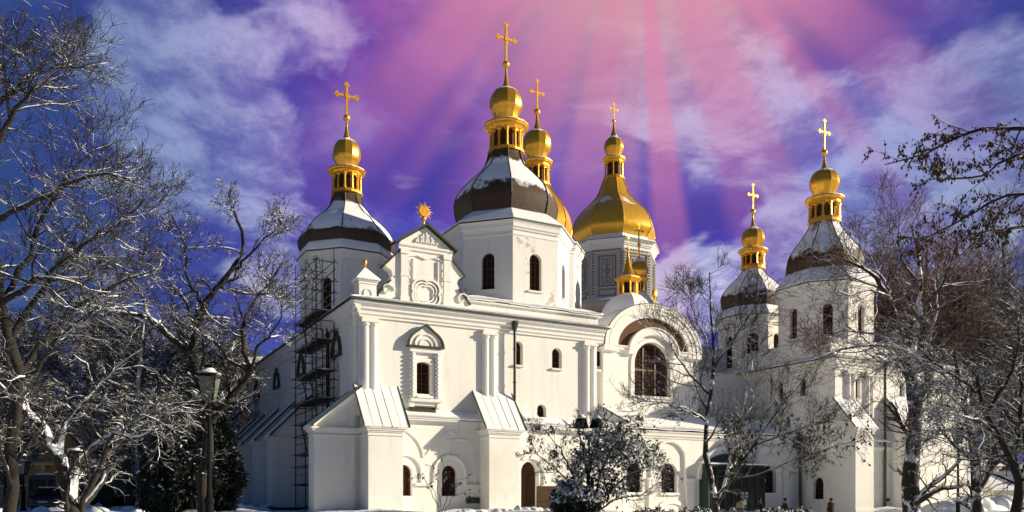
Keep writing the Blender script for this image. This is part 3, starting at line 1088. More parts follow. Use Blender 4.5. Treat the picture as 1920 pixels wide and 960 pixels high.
def cupola(parent, name, u, v, c, z_base, wall='plaster', dome='dome_green', win=None, label=None, sides=8, panel=False, col=12, level='cupola'):
    """Drum, snow skirt, onion dome, columned lantern, small gilded onion, ball and cross."""
    er, ez = c['eave']
    dr = c['drum']
    rot = V8 if sides == 8 else pi / sides
    dm = MB()
    zt = ez - .62 * dr / 4.25
    wins = []
    for k in range(sides):
        fm = facet(u, v, dr, sides, k, rot)
        hw = dr * sin(pi / sides)
        if win:
            w, b0, b1 = win
            dm.hollow(rect(-hw, hw, z_base, zt), [arch(-w / 2, w / 2, b0, b1)], fm, 0, .42)
            wins.append((fm, w, b0, b1))
        else:
            dm.hollow(rect(-hw, hw, z_base, zt), [], fm)
    d = dm.build(level, wall, parent)
    if label:
        d['label'] = label
    # stepped cornice under the eave
    s = dr / 4.25
    cm = MB().lathe([(dr, zt - .34 * s), (dr + .05 * s, zt - .30 * s), (dr + .05 * s, zt - .24 * s), (dr + .01, zt - .22 * s), (dr, zt), (dr + .10 * s, zt + .02), (dr + .12 * s, zt + .12 * s),
                     (dr + .20 * s, zt + .16 * s), (dr + .22 * s, zt + .34 * s), (er - .04, ez - .10), (er, ez - .09)], sides, (u, v, 0), rot, cap=False)
    cm.build('drum_cornice', 'trim', d)
    MB().lathe([(er - .3, ez - .10), (er + .03, ez - .085), (er + .03, ez - .01), (er - .3, ez + .02)], sides, (u, v, 0), rot, cap=False).build('eave_strip', 'green_metal', d)
    if panel:
        pm = MB()
        for k in range(sides):
            fm = facet(u, v, dr, sides, k, rot)
            hw = dr * sin(pi / sides)
            for a0, a1 in ((-hw + .02, -hw + .50), (hw - .50, hw - .02)):
                pm.box(a0, a1, z_base, zt - .35, -.07, .0, fm)
            pm.box(-hw, hw, zt - .45, zt - .30, -.10, 0, fm)
        pm.build('corner_pilasters', 'trim', d)
    for fm, w, b0, b1 in wins:
        window(d, fm, -w / 2, w / 2, b0, b1, .36, 3, 5, flat=True, bar=.04, w=.06, frame='wood')
        MB().box(-w / 2 - .14, w / 2 + .14, b0 - .10, b0 - .003, -.12, .02, fm).build('sill', 'trim', d)
    # snow skirt and main dome
    b0r, b0z = c['belly'][0]
    if dome == 'dome_green':
        sk = [(er - .02, ez + .0), (er - .0, ez + .10), (er * .75 + b0r * .25, ez * .72 + b0z * .28 + .06), (er * .4 + b0r * .6, ez * .35 + b0z * .65 + .05), (b0r - .08, b0z + .10)]
        MB().lathe(smooth_profile(sk, 3), sides, (u, v, 0), rot, split=True).build('snow_skirt', 'snow', d, True)
    else:
        MB().lathe([(er, ez), (er, ez + .12), (b0r - .05, ez + .25), (b0r, b0z + .1)], sides, (u, v, 0), rot, split=True).build('snow_skirt', 'snow', d, True)
    prof = smooth_profile(c['belly'], 5)
    dmesh = MB()
    # each of the faces is slightly convex, so it takes two strips
    for k in range(sides):
        rows = []
        for r, z in prof:
            row = []
            for q in range(5):
                t = q / 4
                a = rot + 2 * pi * (k + t) / sides
                flat = cos(pi / sides) / cos(2 * pi / sides * (t - .5))
                rr = r * (flat * .8 + .2)
                row.append((u + rr * cos(a), v + rr * sin(a), z))
            rows.append(row)
        m = 5
        dmesh.add([p for row in rows for p in row], [(i * m + q, i * m + q + 1, (i + 1) * m + q + 1, (i + 1) * m + q) for i in range(len(rows) - 1) for q in range(m - 1)])
    dmesh.build('dome', dome, d, True)
    rib = MB()
    for k in range(sides):
        a = rot + 2 * pi * k / sides
        rib.tube([(u + (r + .01) * cos(a), v + (r + .01) * sin(a), z) for r, z in prof[::3]], .045 * s, 5)
    rib.build('dome_ribs', 'green_metal' if dome == 'dome_green' else 'gold', d)
    # lantern
    rr, z0, z1 = c['ring']
    MB().lathe([(rr * .85, z0 - .05), (rr, z0), (rr, z0 + (z1 - z0) * .5), (rr * .93, z1)], 16, (u, v, 0), 0, cap=True).build('lantern_base', 'gold', d)
    lr, lz0, lz1 = c['lan']
    MB().lathe([(lr * .80, lz0 - .05), (lr * .80, lz1 + .05)], 16, (u, v, 0)).build('lantern_core', 'wood_dark', d)
    cmesh = None
    for k in range(col):
        a = 2 * pi * k / col + .1
        if cmesh is None:
            cb = MB().lathe([(lr * .11, lz0), (lr * .11, lz0 + .12), (lr * .085, lz0 + .14), (lr * .075, lz1 - .16), (lr * .12, lz1 - .10), (lr * .12, lz1)], 6, (lr * .93, 0, 0))
            w = lr * .26
            for sg in (-1, 1):
                cb.add([(lr * .93, 0, lz1 - .30), (lr * .90, sg * w, lz1), (lr * .93, 0, lz1), (lr * .84, 0, lz1 - .30), (lr * .82, sg * w, lz1), (lr * .84, 0, lz1)],
                       [(0, 1, 2), (3, 5, 4), (0, 3, 4, 1)])
            o = cb.build('column', 'gold', d)
            cmesh = o.data
        else:
            o = link('column', cmesh, d)
        o.location = (u, v, 0)
        o.rotation_euler = (0, 0, a)
    kr, kz0, kz1 = c['cor']
    h = kz1 - kz0
    MB().lathe([(lr * .98, kz0), (lr * 1.04, kz0 + h * .10), (kr * .82, kz0 + h * .40), (kr * .92, kz0 + h * .50), (kr * .95, kz0 + h * .68), (kr, kz0 + h * .72), (kr, kz0 + h * .82)],
               16, (u, v, 0), 0).build('lantern_cornice', 'gold', d)
    MB().lathe([(kr * .99, kz0 + h * .80), (kr * .97, kz0 + h * .92), (kr * .7, kz1 + .02), (c['small'][0][0] * .9, kz1 + h * .12)], 16, (u, v, 0), 0, cap=False).build('lantern_snow', 'snow', d, True)
    MB().lathe(smooth_profile(c['small'], 4), 12, (u, v, 0), .13, split=True, cap=False).build('small_dome', 'ball_gold', d, True)
    br, bz = c['ball']
    sr, sz = c['small'][-1]
    MB().lathe(smooth_profile([(sr * 1.5, sz - .12), (sr * .9, sz + (c['spire'] - sz) * .25), (sr * .5, sz + (c['spire'] - sz) * .6), (sr * .33, c['spire'])], 3), 8, (u, v, 0)).build('spire', 'ball_gold', d, True)
    MB().lathe([(max(.01, br * cos(t)), bz + br * sin(t)) for t in np.linspace(-1.5, 1.5, 9)], 12, (u, v, 0)).build('ball', 'gold', d, True)
    x0, x1, arm, xa = c['cross']
    cross_shape(d, u, v, x0, x1, arm, xa)
    return d


main = {'belly': [(3.28, 20.0), (3.43, 20.6), (3.46, 21.23), (3.21, 21.91), (2.85, 22.37), (2.43, 22.8), (1.93, 23.3), (1.53, 23.69), (1.28, 24.23), (1.18, 24.72)], 'ring': (1.25, 24.72, 24.94), 'lan': (1.11, 24.94, 26.65), 'cor': (1.53, 26.65, 27.26), 'small': [(0.86, 27.33), (1.07, 27.72), (1.11, 28.08), (1.03, 28.51), (0.79, 28.9), (0.43, 29.11), (0.18, 29.26)], 'spire': 30.61, 'ball': (0.23, 30.76), 'cross': (30.9, 33.54, 0.75, 32.47), 'eave': (4.6, 18.98), 'drum': 4.25}
left = {'belly': [(3.24, 19.06), (3.39, 19.66), (3.2, 20.11), (2.9, 20.57), (2.48, 21.02), (2.07, 21.36), (1.73, 21.62), (1.43, 22.0), (1.2, 22.3), (1.05, 22.75), (1.02, 23.05)], 'ring': (1.13, 23.09, 23.31), 'lan': (1.02, 23.31, 24.82), 'cor': (1.35, 24.82, 25.27), 'small': [(0.79, 25.31), (0.94, 25.61), (0.98, 25.98), (0.9, 26.44), (0.64, 26.85), (0.3, 27.04), (0.19, 27.15)], 'spire': 28.28, 'ball': (0.24, 28.56), 'cross': (28.77, 31.03, 0.83, 30.12), 'eave': (3.48, 18.42), 'drum': 3.15}
middle = {'belly': [(2.88, 24.75), (3.16, 25.71), (3.16, 26.43), (2.88, 27.38), (2.3, 28.25), (1.73, 29.01), (1.34, 29.69)], 'ring': (1.25, 29.73, 30.02), 'lan': (1.1, 30.02, 31.79), 'cor': (1.44, 31.79, 32.51), 'small': [(0.96, 32.56), (1.25, 33.14), (1.29, 33.71), (1.15, 34.29), (0.72, 34.67), (0.29, 34.86)], 'spire': 36.2, 'ball': (0.29, 36.49), 'cross': (36.73, 39.41, 0.72, 38.22), 'eave': (4.36, 23.84), 'drum': 4.03}
behind = {'belly': [(2.78, 18.61), (2.97, 19.19), (2.97, 19.62), (2.68, 20.2), (2.25, 20.72), (1.82, 21.15), (1.44, 21.49), (1.15, 21.87), (0.91, 22.26)], 'ring': (1.1, 22.3, 22.64), 'lan': (1.01, 22.64, 23.89), 'cor': (1.34, 23.89, 24.37), 'small': [(0.81, 24.41), (1.01, 24.89), (1.01, 25.23), (0.86, 25.71), (0.48, 26.04), (0.19, 26.19)], 'spire': 27.29, 'ball': (0.24, 27.53), 'cross': (27.77, 30.02, 0.62, 29.01), 'eave': (3.5, 17.70), 'drum': 3.16}
right = {'belly': [(2.99, 19.6), (3.12, 20.11), (3.08, 20.54), (2.82, 21.18), (2.48, 21.65), (2.18, 22.03), (1.8, 22.55), (1.33, 23.32), (1.15, 23.7)], 'ring': (1.28, 23.74, 24.08), 'lan': (1.2, 24.08, 25.62), 'cor': (1.54, 25.62, 26.22), 'small': [(0.9, 26.26), (1.11, 26.73), (1.15, 27.12), (0.98, 27.68), (0.56, 28.02), (0.21, 28.15)], 'spire': 29.21, 'ball': (0.26, 29.47), 'cross': (29.73, 32.12, 0.64, 31.09), 'eave': (4.06, 18.30), 'drum': 3.76}

def settle(c, dist):
    """Rings were measured on their near edge; bring them back to the axis."""
    def low(z, r):
        return round(1.6 + (z - 1.6) * (dist - r) / dist, 2)
    r, a, b = c['lan']
    kr, k0, k1 = c['cor']
    c['lan'] = (r, a, low(b, r))
    c['cor'] = (kr, low(k0, r), low(k1, kr) + .12)
    z = c['cor'][2] + .04
    rm = max(p[0] for p in c['small'])
    keep = [p for p in c['small'] if p[1] > z + .1]
    c['small'] = [(rm * .62, z)] + keep
    return c


settle(main, 55.1), settle(left, 58.1), settle(middle, 74), settle(behind, 74), settle(right, 66)
cupola(church, 'main', 12.48, 7.0, main, 13.6, 'plaster_worn', win=(.86, 14.72, 17.05), label='great octagonal drum with snowy green dome above the front wall')
cupola(church, 'left', 4.0, 15.0, left, 12.3, win=(.80, 14.3, 16.6), panel=True, label='octagonal drum with snowy green dome behind the scaffolding')
cupola(church, 'middle', 23.82, 22.34, middle, 12.0, dome='dome_gold', win=(.9, 16.0, 19.5), label='gilded dome partly hidden behind the great drum')
cupola(church, 'behind', 40.88, 13.1, behind, 11.0, win=(.95, 13.2, 16.1), panel=True, label='smaller drum with snowy green dome beside the right hand drum')
cupola(church, 'right', 40.04, 4.45, right, 11.6, win=(.72, 14.2, 16.6), label='drum with snowy green dome behind the bare tree at the right')

# ---------------------------------------------------------------- chapel with the great arch
AV = 6.0
fa = F(AV)
CA = 23.95
hole = arch(22.30, 25.56, 9.06, 13.02, n=16)
out = [(19.65, 6.0), (28.3, 6.0), (28.3, 12.45)] + arc_line(CA, 4.0, 12.5, 0, 180, 26, 2.95) + [(19.65, 12.45)]
MB().hollow(out, [hole], fa, 0, .45).build('chapel_wall', 'plaster', church)
big = window(church, fa, 22.30, 25.56, 9.06, 13.02, .40, 3, 2, frame='copper_brown', w=.13, bar=.14, glazed=False)
for k in range(3):
    a0, a1 = 22.30 + 3.26 * k / 3, 22.30 + 3.26 * (k + 1) / 3
    MB().add([fa(a, b, .40) for a, b in rect(a0, a1, 9.06, 11.04)], [(0, 1, 2, 3)]).build('pane', 'glass', big)
    hd = [(a1 + (a0 - a1) * q / 8) for q in range(9)]
    pg = [(a0, 11.04), (a1, 11.04)] + [(a, 11.39 + math.sqrt(max(0, 1.63 ** 2 - (a - 23.93) ** 2))) for a in hd]
    MB().add([fa(a, b, .40) for a, b in pg], [tuple(range(len(pg)))]).build('pane', 'glass', big)
lat = MB()
for k in range(1, 12):
    a = 22.30 + 3.26 * k / 12
    zt = 13.02 - 1.63 + math.sqrt(max(0, 1.63 ** 2 - (a - 23.93) ** 2))
    lat.box(a - .018, a + .018, 9.1, zt, .37, .385, fa)
for k in range(1, 13):
    b = 9.06 + 3.96 * k / 13
    x = 1.6 if b < 11.39 else math.sqrt(max(0.01, 1.62 ** 2 - (b - 11.39) ** 2))
    lat.box(23.93 - x, 23.93 + x, b - .018, b + .018, .386, .398, fa)
lat.build('window_lattice', 'wood', church)
ar = MB()
# outer archivolt, stepped
for rr, rz, w, d in ((4.18, 3.06, .46, -.32), (3.80, 2.78, .40, -.28), (3.42, 2.48, .46, -.25)):
    ar.path([(CA - rr, 12.1)] + arc_line(CA, rr, 12.5, 180, 0, 32, rz) + [(CA + rr, 12.1)], w, fa, d, .3)
ar.path(arc_line(CA, 4.32, 12.5, 180, 0, 32, 3.18), .10, fa, -.36, -.31).path(arc_line(CA, 3.98, 12.5, 180, 0, 32, 2.92), .07, fa, -.34, -.27)
# inner archivolt over the window
ar.path([(CA - 1.98, 12.0)] + arc_line(CA, 1.98, 12.2, 180, 0, 24, 1.58) + [(CA + 1.98, 12.0)], .56, fa, -.30, .05)
ar.path(arc_line(CA, 2.24, 12.2, 180, 0, 24, 1.82), .09, fa, -.38, -.29)
for a0, a1 in ((19.55, 21.75), (26.2, 28.4)):
    ar.band([(0, 12.05), (.08, 12.08), (.10, 12.18), (.2, 12.24), (.22, 12.42), (.30, 12.46), (.30, 12.54), (0, 12.58)], fa, a0, a1)
ar.ring(arch(22.0, 25.86, 8.8, 13.3, n=16), hole, fa, -.10, .0)
ar.box(22.15, 25.70, 8.94, 9.05, -.18, .02, fa)
ar.build('archivolt', 'trim', church)
sl_ = MB().box(22.2, 25.66, 9.05, 9.12, -.16, .3, fa)
sl_.build('sill_snow', 'snow', church)
fr = arc_line(CA, 3.40, 12.60, 180, 0, 30, 2.42) + arc_line(CA, 2.0, 12.60, 0, 180, 30, 1.2)
MB().slab(fr, fa, -.02, .03).build('fresco', 'fresco', church)
MB().box(19.65, 19.66, AV, AV + 8, 6, 12.7).box(28.29, 28.3, AV, AV + 8, 6, 12.7).box(14.9, 19.8, AV + .3, AV + .31, 0, 12.2).build('chapel_side', 'plaster', church)
MB().box(17.9, 19.5, 11.0, 12.0, AV + .2, AV + .28, lambda a, b, d: (a, d, b)).build('grille', 'iron', church)
MB().box(17.0, 19.66, 10.6, 10.75, AV + .05, AV + .30, lambda a, b, d: (a, d, b)).build('chapel_ledge', 'trim', church)


def barrel(s, t):
    a = pi - s * pi
    return (CA + 4.46 * cos(a), AV - .30 + t * 7.4, 12.35 + 3.44 * sin(a))


snow_sheet('barrel_snow', barrel, 36, 14, church, .05, 'snow', 21)
MB().path(arc_line(CA, 4.42, 12.46, 180, 0, 30, 3.30), .06, fa, -.36, -.28).build('arch_flashing', 'green_metal', church)
# snowy little dome with two gilded lanterns behind the arch
su, sv = 24.3, 9.4
sd = MB().lathe(smooth_profile([(2.3, 13.6), (2.26, 14.8), (2.18, 15.4), (2.0, 16.0), (1.65, 16.6), (1.15, 17.05), (.80, 17.22)], 4), 8, (su, sv, 0), V8, split=True).build('small_cupola', 'snow', church, True)
sd['label'] = 'little snow covered dome with a gilded open lantern behind the arch'


def open_lantern(d, u, v, z0, r, h, n, cone):
    MB().lathe([(r * .9, z0 - .15), (r, z0 - .1), (r, z0), (r * .9, z0 + .06)], n, (u, v, 0), V8).build('lantern_base', 'gold', d)
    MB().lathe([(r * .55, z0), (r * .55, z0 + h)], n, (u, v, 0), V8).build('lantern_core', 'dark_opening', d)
    pst = MB()
    for k in range(n):
        a = V8 + 2 * pi * k / n
        pst.tube([(u + r * .86 * cos(a), v + r * .86 * sin(a), z0), (u + r * .86 * cos(a), v + r * .86 * sin(a), z0 + h)], r * .09, 6)
    pst.build('lantern_posts', 'gold', d)
    MB().lathe([(r * .85, z0 + h - .08), (r * 1.0, z0 + h), (r * 1.22, z0 + h + .22), (r * 1.22, z0 + h + .32)], n, (u, v, 0), V8).build('lantern_cornice', 'gold', d)
    z = z0 + h + .32
    MB().lathe([(r * 1.2, z), (r * .9, z + .10), (r * .7, z + .14)], n, (u, v, 0), V8, cap=False).build('lantern_snow', 'snow', d, True)
    return z + .05


z = open_lantern(sd, su, sv, 17.25, .84, .95, 8, True)
MB().lathe(smooth_profile([(.66, z), (.42, z + .45), (.22, z + 1.1), (.12, z + 1.6), (.05, z + 2.1)], 4), 8, (su, sv, 0)).build('cone_roof', 'ball_gold', sd, True)
MB().lathe([(max(.01, .14 * cos(t)), z + 2.2 + .14 * sin(t)) for t in np.linspace(-1.5, 1.5, 7)], 10, (su, sv, 0)).build('ball', 'gold', sd, True)
MB().tube([(su, sv, z + 2.2), (su, sv, z + 2.95)], .025, 6).build('spire', 'gold', sd)
sunburst(sd, su, sv, z + 3.05, .10, 8)
u2, v2 = 26.7, 11.2
sd2 = MB().lathe(smooth_profile([(2.0, 13.6), (1.95, 15.8), (1.6, 16.8), (.95, 17.7), (.66, 18.05)], 4), 8, (u2, v2, 0), V8, split=True).build('small_cupola', 'dome_green', church, True)
sd2['label'] = 'little dome with gilded onion and cross behind the arch'
z = open_lantern(sd2, u2, v2, 18.1, .62, .85, 8, False)
MB().lathe(smooth_profile([(.52, z), (.72, z + .35), (.74, z + .65), (.60, z + 1.1), (.25, z + 1.45), (.10, z + 1.65)], 4), 10, (u2, v2, 0), split=True).build('small_dome', 'ball_gold', sd2, True)
MB().lathe([(.10, z + 1.6), (.06, z + 2.2), (.05, z + 2.5)], 8, (u2, v2, 0)).build('spire', 'gold', sd2, True)
MB().lathe([(max(.01, .16 * cos(t)), z + 2.6 + .16 * sin(t)) for t in np.linspace(-1.5, 1.5, 7)], 10, (u2, v2, 0)).build('ball', 'gold', sd2, True)
cross_shape(sd2, u2, v2, z + 2.7, z + 4.3, .45, z + 3.75, False)
# gilded medallion on the crown of the arch
md = MB().tube([(CA + .05, AV - .2, 15.6), (CA + .05, AV - .2, 16.2)], .05, 6).build('finial', 'gold', church)
MB().lathe([(.26, -.06), (.30, 0), (.26, .06)], 16, (0, 0, 0), fm=lambda p, q, s: (CA + .05 + p * .85, AV - .2 + s, 16.5 + q * 1.2)).build('medallion', 'gold', md, True)

# ---------------------------------------------------------------- ground-floor gallery between the blocks
GV = 3.4
fg2 = F(GV)
wins = [(19.72, 21.1, 2.08, 4.15), (22.7, 24.12, 2.08, 4.17), (32.22, 33.6, 2.1, 4.2)]
gh = [arch(*w) for w in wins] + [arch(26.1, 31.6, -.2, 5.0, n=18, rise=2.0)]
MB().hollow(rect(15, 36, -.6, 6.1), gh, fg2, 0, .5).build('gallery_wall', 'plaster', church)
for w in wins:
    window(church, fg2, *w, .42, 3, 5, frame='wood_dark', bar=.05)
gm = MB()
gm.band([(0, 5.85), (.08, 5.88), (.1, 5.98), (.2, 6.04), (.22, 6.2), (.34, 6.28), (.34, 6.38), (0, 6.4)], fg2, 15, 35.8)
gm.path([(21.95, 2.6)] + arc_line(23.41, 1.42, 4.30, 180, 0, 16, 1.40)[2:-2] + [(24.85, 2.6)], .16, fg2, -.16, .02)
gm.path([(31.5, 2.6)] + arc_line(32.91, 1.42, 4.30, 180, 0, 16, 1.40)[2:-2] + [(34.35, 2.6)], .16, fg2, -.16, .02)
gm.path([(18.9, 2.6)] + arc_line(20.41, 1.42, 4.30, 180, 0, 16, 1.40)[2:-2] + [(21.85, 2.6)], .16, fg2, -.16, .02)
gm.path(arc_line(28.85, 2.95, 3.0, 178, 2, 24, 2.45), .26, fg2, -.30, .02)
for x in (21.9, 25.2, 31.9, 34.6, 18.8):
    gm.box(x - .35, x + .35, -.6, 3.0, -.14, .0, fg2).box(x - .42, x + .42, 3.0, 3.16, -.22, .0, fg2)
for w in wins:
    gm.box(w[0] - .15, w[1] + .15, w[2] - .14, w[2] - .02, -.16, .02, fg2)
gm.path(arc_line(23.6, 1.1, .95, 180, 0, 12, .55), .3, fg2, -.08, .02)
gm.build('gallery_moulding', 'trim', church)
ss = MB()
for w in wins:
    ss.box(w[0] - .12, w[1] + .12, w[2] - .02, w[2] + .05, -.15, .2, fg2)
ss.build('sill_snow', 'snow', church)
MB().add([(14.9, GV - .42, 6.40), (36, GV - .42, 6.40), (36, AV + .3, 7.72), (14.9, AV + .3, 7.72)], [(0, 1, 2, 3)]).build('gallery_roof', 'green_metal', church)
snow_sheet('gallery_snow', bil((15.1, GV - .46, 6.52), (35.95, GV - .46, 6.52), (15.1, AV + .05, 7.86), (35.95, AV + .05, 7.86)), 60, 6, church, .05, 'snow', 31)
MB().add([(20.9, 4.35, 7.0), (22.0, 4.35, 7.0), (21.45, 4.35, 7.52), (21.45, 5.6, 7.6)], [(0, 2, 3), (1, 3, 2)]).build('roof_vent', 'snow', church)
MB().add([(21.1, 4.34, 7.02), (21.8, 4.34, 7.02), (21.45, 4.34, 7.40)], [(0, 1, 2)]).build('vent_opening', 'dark_opening', church)
drainpipe(35.55, GV - .55, -.5, 6.2, .12)
# glazed teal porch filling the gallery's big arch
vm = MB()
for k in range(8):
    a = 26.2 + 5.3 * k / 7
    vm.box(a - .07, a + .07, -.6, 4.0, -.9, -.76, fg2)
for b in (.55, 2.35, 3.25, 3.95):
    vm.box(26.14, 31.56, b, b + .10, -.88, -.78, fg2)
for a in (26.2, 31.5):
    vm.box(a - .07, a + .07, -.6, 4.0, -.75, .2, fg2)
vm.box(26.1, 31.6, 4.05, 4.15, -.95, .3, fg2)
vm.box(26.2, 28.8, -.5, .55, -.86, -.82, fg2)
po = vm.build('glass_porch', 'teal_frame', church)
for k in range(7):
    a0, a1 = 26.27 + 5.3 * k / 7, 26.13 + 5.3 * (k + 1) / 7
    for b0, b1 in ((.65, 2.35), (2.45, 3.25), (3.35, 3.95)):
        MB().add([fg2(a, b, -.83) for a, b in rect(a0, a1, b0, b1)], [(0, 1, 2, 3)]).build('pane', 'glass', po)
MB().box(29.05, 29.95, -.4, 2.3, -.93, -.88, fg2).build('porch_door', 'teal_frame', po)
MB().box(29.38, 29.70, 1.30, 1.68, -.95, -.935, fg2).build('notice', 'cream', po)
for a0, a1 in ((29.15, 29.47), (29.53, 29.85)):
    for b0 in (1.75, 2.0):
        MB().box(a0, a1, b0, b0 + .2, -.94, -.932, fg2).build('pane', 'lamp_glass', po)
sn = snow_sheet('porch_snow', bil((26.0, GV - 1.0, 4.22), (31.7, GV - 1.0, 4.22), (26, GV, 4.35), (31.7, GV, 4.35)), 16, 3, church, .04, 'snow', 33)

# ---------------------------------------------------------------- right-hand block
wl = L(36)
sh = [arch(2.75, 3.25, 9.55, 10.9), arch(5.0, 5.5, 9.55, 10.9), arch(4.25, 4.75, 7.25, 8.0), arch(1.05, 2.0, 1.62, 3.32)]
MB().hollow(rect(-.0, 28, -.6, 11.5), sh, wl, 0, .4).build('right_flank_wall', 'plaster', church)
for a0, a1, b0, b1 in ((2.75, 3.25, 9.55, 10.9), (5.0, 5.5, 9.55, 10.9), (4.25, 4.75, 7.25, 8.0), (1.05, 2.0, 1.62, 3.32)):
    window(church, wl, a0, a1, b0, b1, .34, 2 if b0 > 3 else 3, 4, frame='wood_dark')
MB().box(.95, 2.1, 1.50, 1.62, -.14, .02, wl).build('sill', 'trim', church)
MB().box(.97, 2.08, 1.62, 1.68, -.13, .1, wl).build('sill_snow', 'snow', church)
MB().hollow(rect(36, 52, -.6, 11.5), [arch(38.2, 38.75, 9.2, 10.7), arch(43.2, 43.8, 9.2, 10.7), arch(46.5, 47.1, 9.2, 10.7)], f0, 0, .45).build('right_front_wall', 'plaster', church)
for a0, a1 in ((38.2, 38.75), (43.2, 43.8), (46.5, 47.1)):
    window(church, f0, a0, a1, 9.2, 10.7, .40, 1, 3, frame='wood_dark')
MB().box(51.99, 52, 0, 28, 0, 11.5).box(36, 52, 27.99, 28, 0, 11.5).box(28.3, 36, 9.5, 9.51, 0, 12).build('rear_wall', 'plaster', church)
MB().band(corn, f0, 35.6, 52.4).build('cornice', 'trim', church)
MB().band(corn, wl, -.401, 28).build('cornice', 'trim', church)
mb = MB().box(35.38, 52.6, -.62, -.56, 11.985, 12.06).box(35.38, 35.44, -.559, 28, 11.986, 12.061)
mb.build('roof_edge', 'green_metal', church)
mb = MB()
frustum(mb, (35.45, 52.5, -.55, 28), 12.0, (37.5, 50, 1.6, 26), 12.7)
mb.build('roof', 'green_metal', church)
snow_sheet('roof_snow', bil((35.40, -.60, 12.14), (52.6, -.60, 12.14), (37.4, 1.4, 12.86), (50, 1.4, 12.86)), 40, 4, church, .05, seed=42)
snow_sheet('roof_snow', bil((35.4, 28, 12.14), (35.4, -.60, 12.14), (37.4, 26, 12.86), (37.4, 1.4, 12.86)), 40, 4, church, .05, seed=43)
snow_sheet('roof_snow', bil((37.4, 1.4, 12.86), (50, 1.4, 12.86), (37.4, 26, 12.9), (50, 26, 12.9)), 16, 16, church, .04, seed=44)
MB().box(36.6, 45.2, .9, 9.4, 12.4, 13.5).box(36.45, 45.35, .75, 9.5, 13.5, 13.58).build('attic_wall', 'plaster', church)
snow_sheet('attic_snow', bil((36.4, .7, 13.68), (45.4, .7, 13.68), (37, 1.4, 13.95), (44.6, 1.4, 13.95)), 20, 3, church, .05, 'snow', 45)
snow_sheet('attic_snow', bil((36.4, 9.5, 13.68), (36.4, .7, 13.68), (37, 9, 13.95), (37, 1.4, 13.95)), 20, 3, church, .05, 'snow', 46)
# masses behind, carrying the middle domes
MB().box(15, 46, 14, 34, 0, 15.0).build('nave_wall', 'plaster', church)
snow_sheet('nave_snow', bil((14.8, 13.8, 15.1), (46.2, 13.8, 15.1), (14.8, 34, 16), (46.2, 34, 16)), 30, 12, church, .1, 'snow', 47)
for a in (37.1, 39.2, 44.8):
    shf = MB()
    for q in (a + .22, a + .66):
        shf.lathe([(.19, 5.6), (.19, 10.80)], 10, (q, -.06, 0))
    shf.box(a - .05, a + .93, -.32, 0.05, 10.90, 11.02).box(a, a + .88, -.24, .05, 11.02, 11.22).box(a, a + .88, -.10, .04, 5.6, 10.9)
    shf.build('half_columns', 'trim', church)
buttress(gf, 36.02, 37.95, 1.75, 6.85, 9.15)
buttress(gf, 41.75, 45.6, 1.75, 7.0, 9.6, panels=7)
MB().hollow(rect(37.9, 52, -.6, 5.9), [], F(-.30)).box(37.9, 52, -.3, .1, 5.9, 6.0).build('right_lower_wall', 'plaster', church)
lm = MB().band([(0, 5.3), (.1, 5.34), (.1, 5.44), (.18, 5.5), (.18, 5.62), (0, 5.64)], F(-.3), 37.9, 52).box(38.0, 41.7, 2.38, 2.5, -.1, .02, F(-.3))
lm.build('wall_moulding', 'trim', church)
snow_sheet('ledge_snow', bil((37.9, -.66, 6.08), (41.75, -.66, 6.08), (37.9, .02, 6.5), (41.75, .02, 6.5)), 10, 3, church, .03, 'snow', 48)
MB().box(41.0, 41.5, 1.5, 1.75, -.1, .0, F(-.3)).build('plaque', 'bronze', church)
drainpipe(40.9, -.45, -.5, 11.6, .10)
buttress(gf, 46.9, 47.6, .9, 5.8, 6.4, panels=2)


# ================================================================== GROUND
def sstep(x, a, b):
    t = min(1, max(0, (x - a) / (b - a)))
    return t * t * (3 - 2 * t)


def ground_z(x, y):
    """Lawns stand about a metre above the path that runs past the gallery."""
    lawn = sstep(y, 6, 33) * 1.02
    path = sstep(x, 4.5, 11) * (1 - sstep(x, 24.2, 27.5))
    lawn *= 1 - path * .98
    bank = .10 * sin(x * .9 + y * .35) + .07 * sin(x * 2.3 - y * .8) + .05 * sin(y * 1.9 + x * .4)
    far = .25 * sstep(y, 60, 120)
    return lawn + bank * sstep(y, 10, 30) * (1 - path) + far


def build_ground():
    xs = list(np.linspace(-75, 85, 130))
    ys = list(np.linspace(-25, 110, 120))
    xs = [-2500, -600, -200] + xs + [200, 600, 2500]
    ys = [-2500, -300] + ys + [250, 800, 2600]
    vs = [(x, y, ground_z(x, y)) for x in xs for y in ys]
    m = len(ys)
    fs = [(i * m + j, (i + 1) * m + j, (i + 1) * m + j + 1, i * m + j + 1) for i in range(len(xs) - 1) for j in range(m - 1)]
    link('ground', new_mesh('ground', vs, fs, 'ground', True), None, 'structure')


build_ground()

# ================================================================== BELL TOWER
tw = to_world(51.0, 48.6)
bell = {'belly': [(4.99, 35.8), (5.56, 36.65), (5.63, 37.44), (5.2, 38.72), (4.42, 39.79), (3.28, 40.93), (2.35, 42.0), (1.78, 43.35), (1.42, 44.42)], 'ring': (1.46, 44.42, 44.7), 'lan': (1.21, 44.7, 46.98), 'cor': (1.6, 46.98, 47.77), 'small': [(1.07, 47.84), (1.28, 48.41), (1.32, 48.83), (1.07, 49.62), (0.57, 50.05), (0.36, 50.26)], 'spire': 51.97, 'ball': (0.25, 52.25), 'cross': (52.4, 54.68, 0.71, 53.82), 'eave': (6.27, 34.9), 'drum': 5.56}
tower = thing('bell_tower', 'tall bell tower with ornate blue grey panels and a gilded pear shaped dome', 'bell tower', (tw.x, tw.y, 0), ROT)
settle(bell, 110)
dd = cupola(tower, 'bell', 0, 0, bell, 27.4, wall='tower_wall', dome='dome_gold', col=8, level='belfry')
op = MB()
tp = MB()
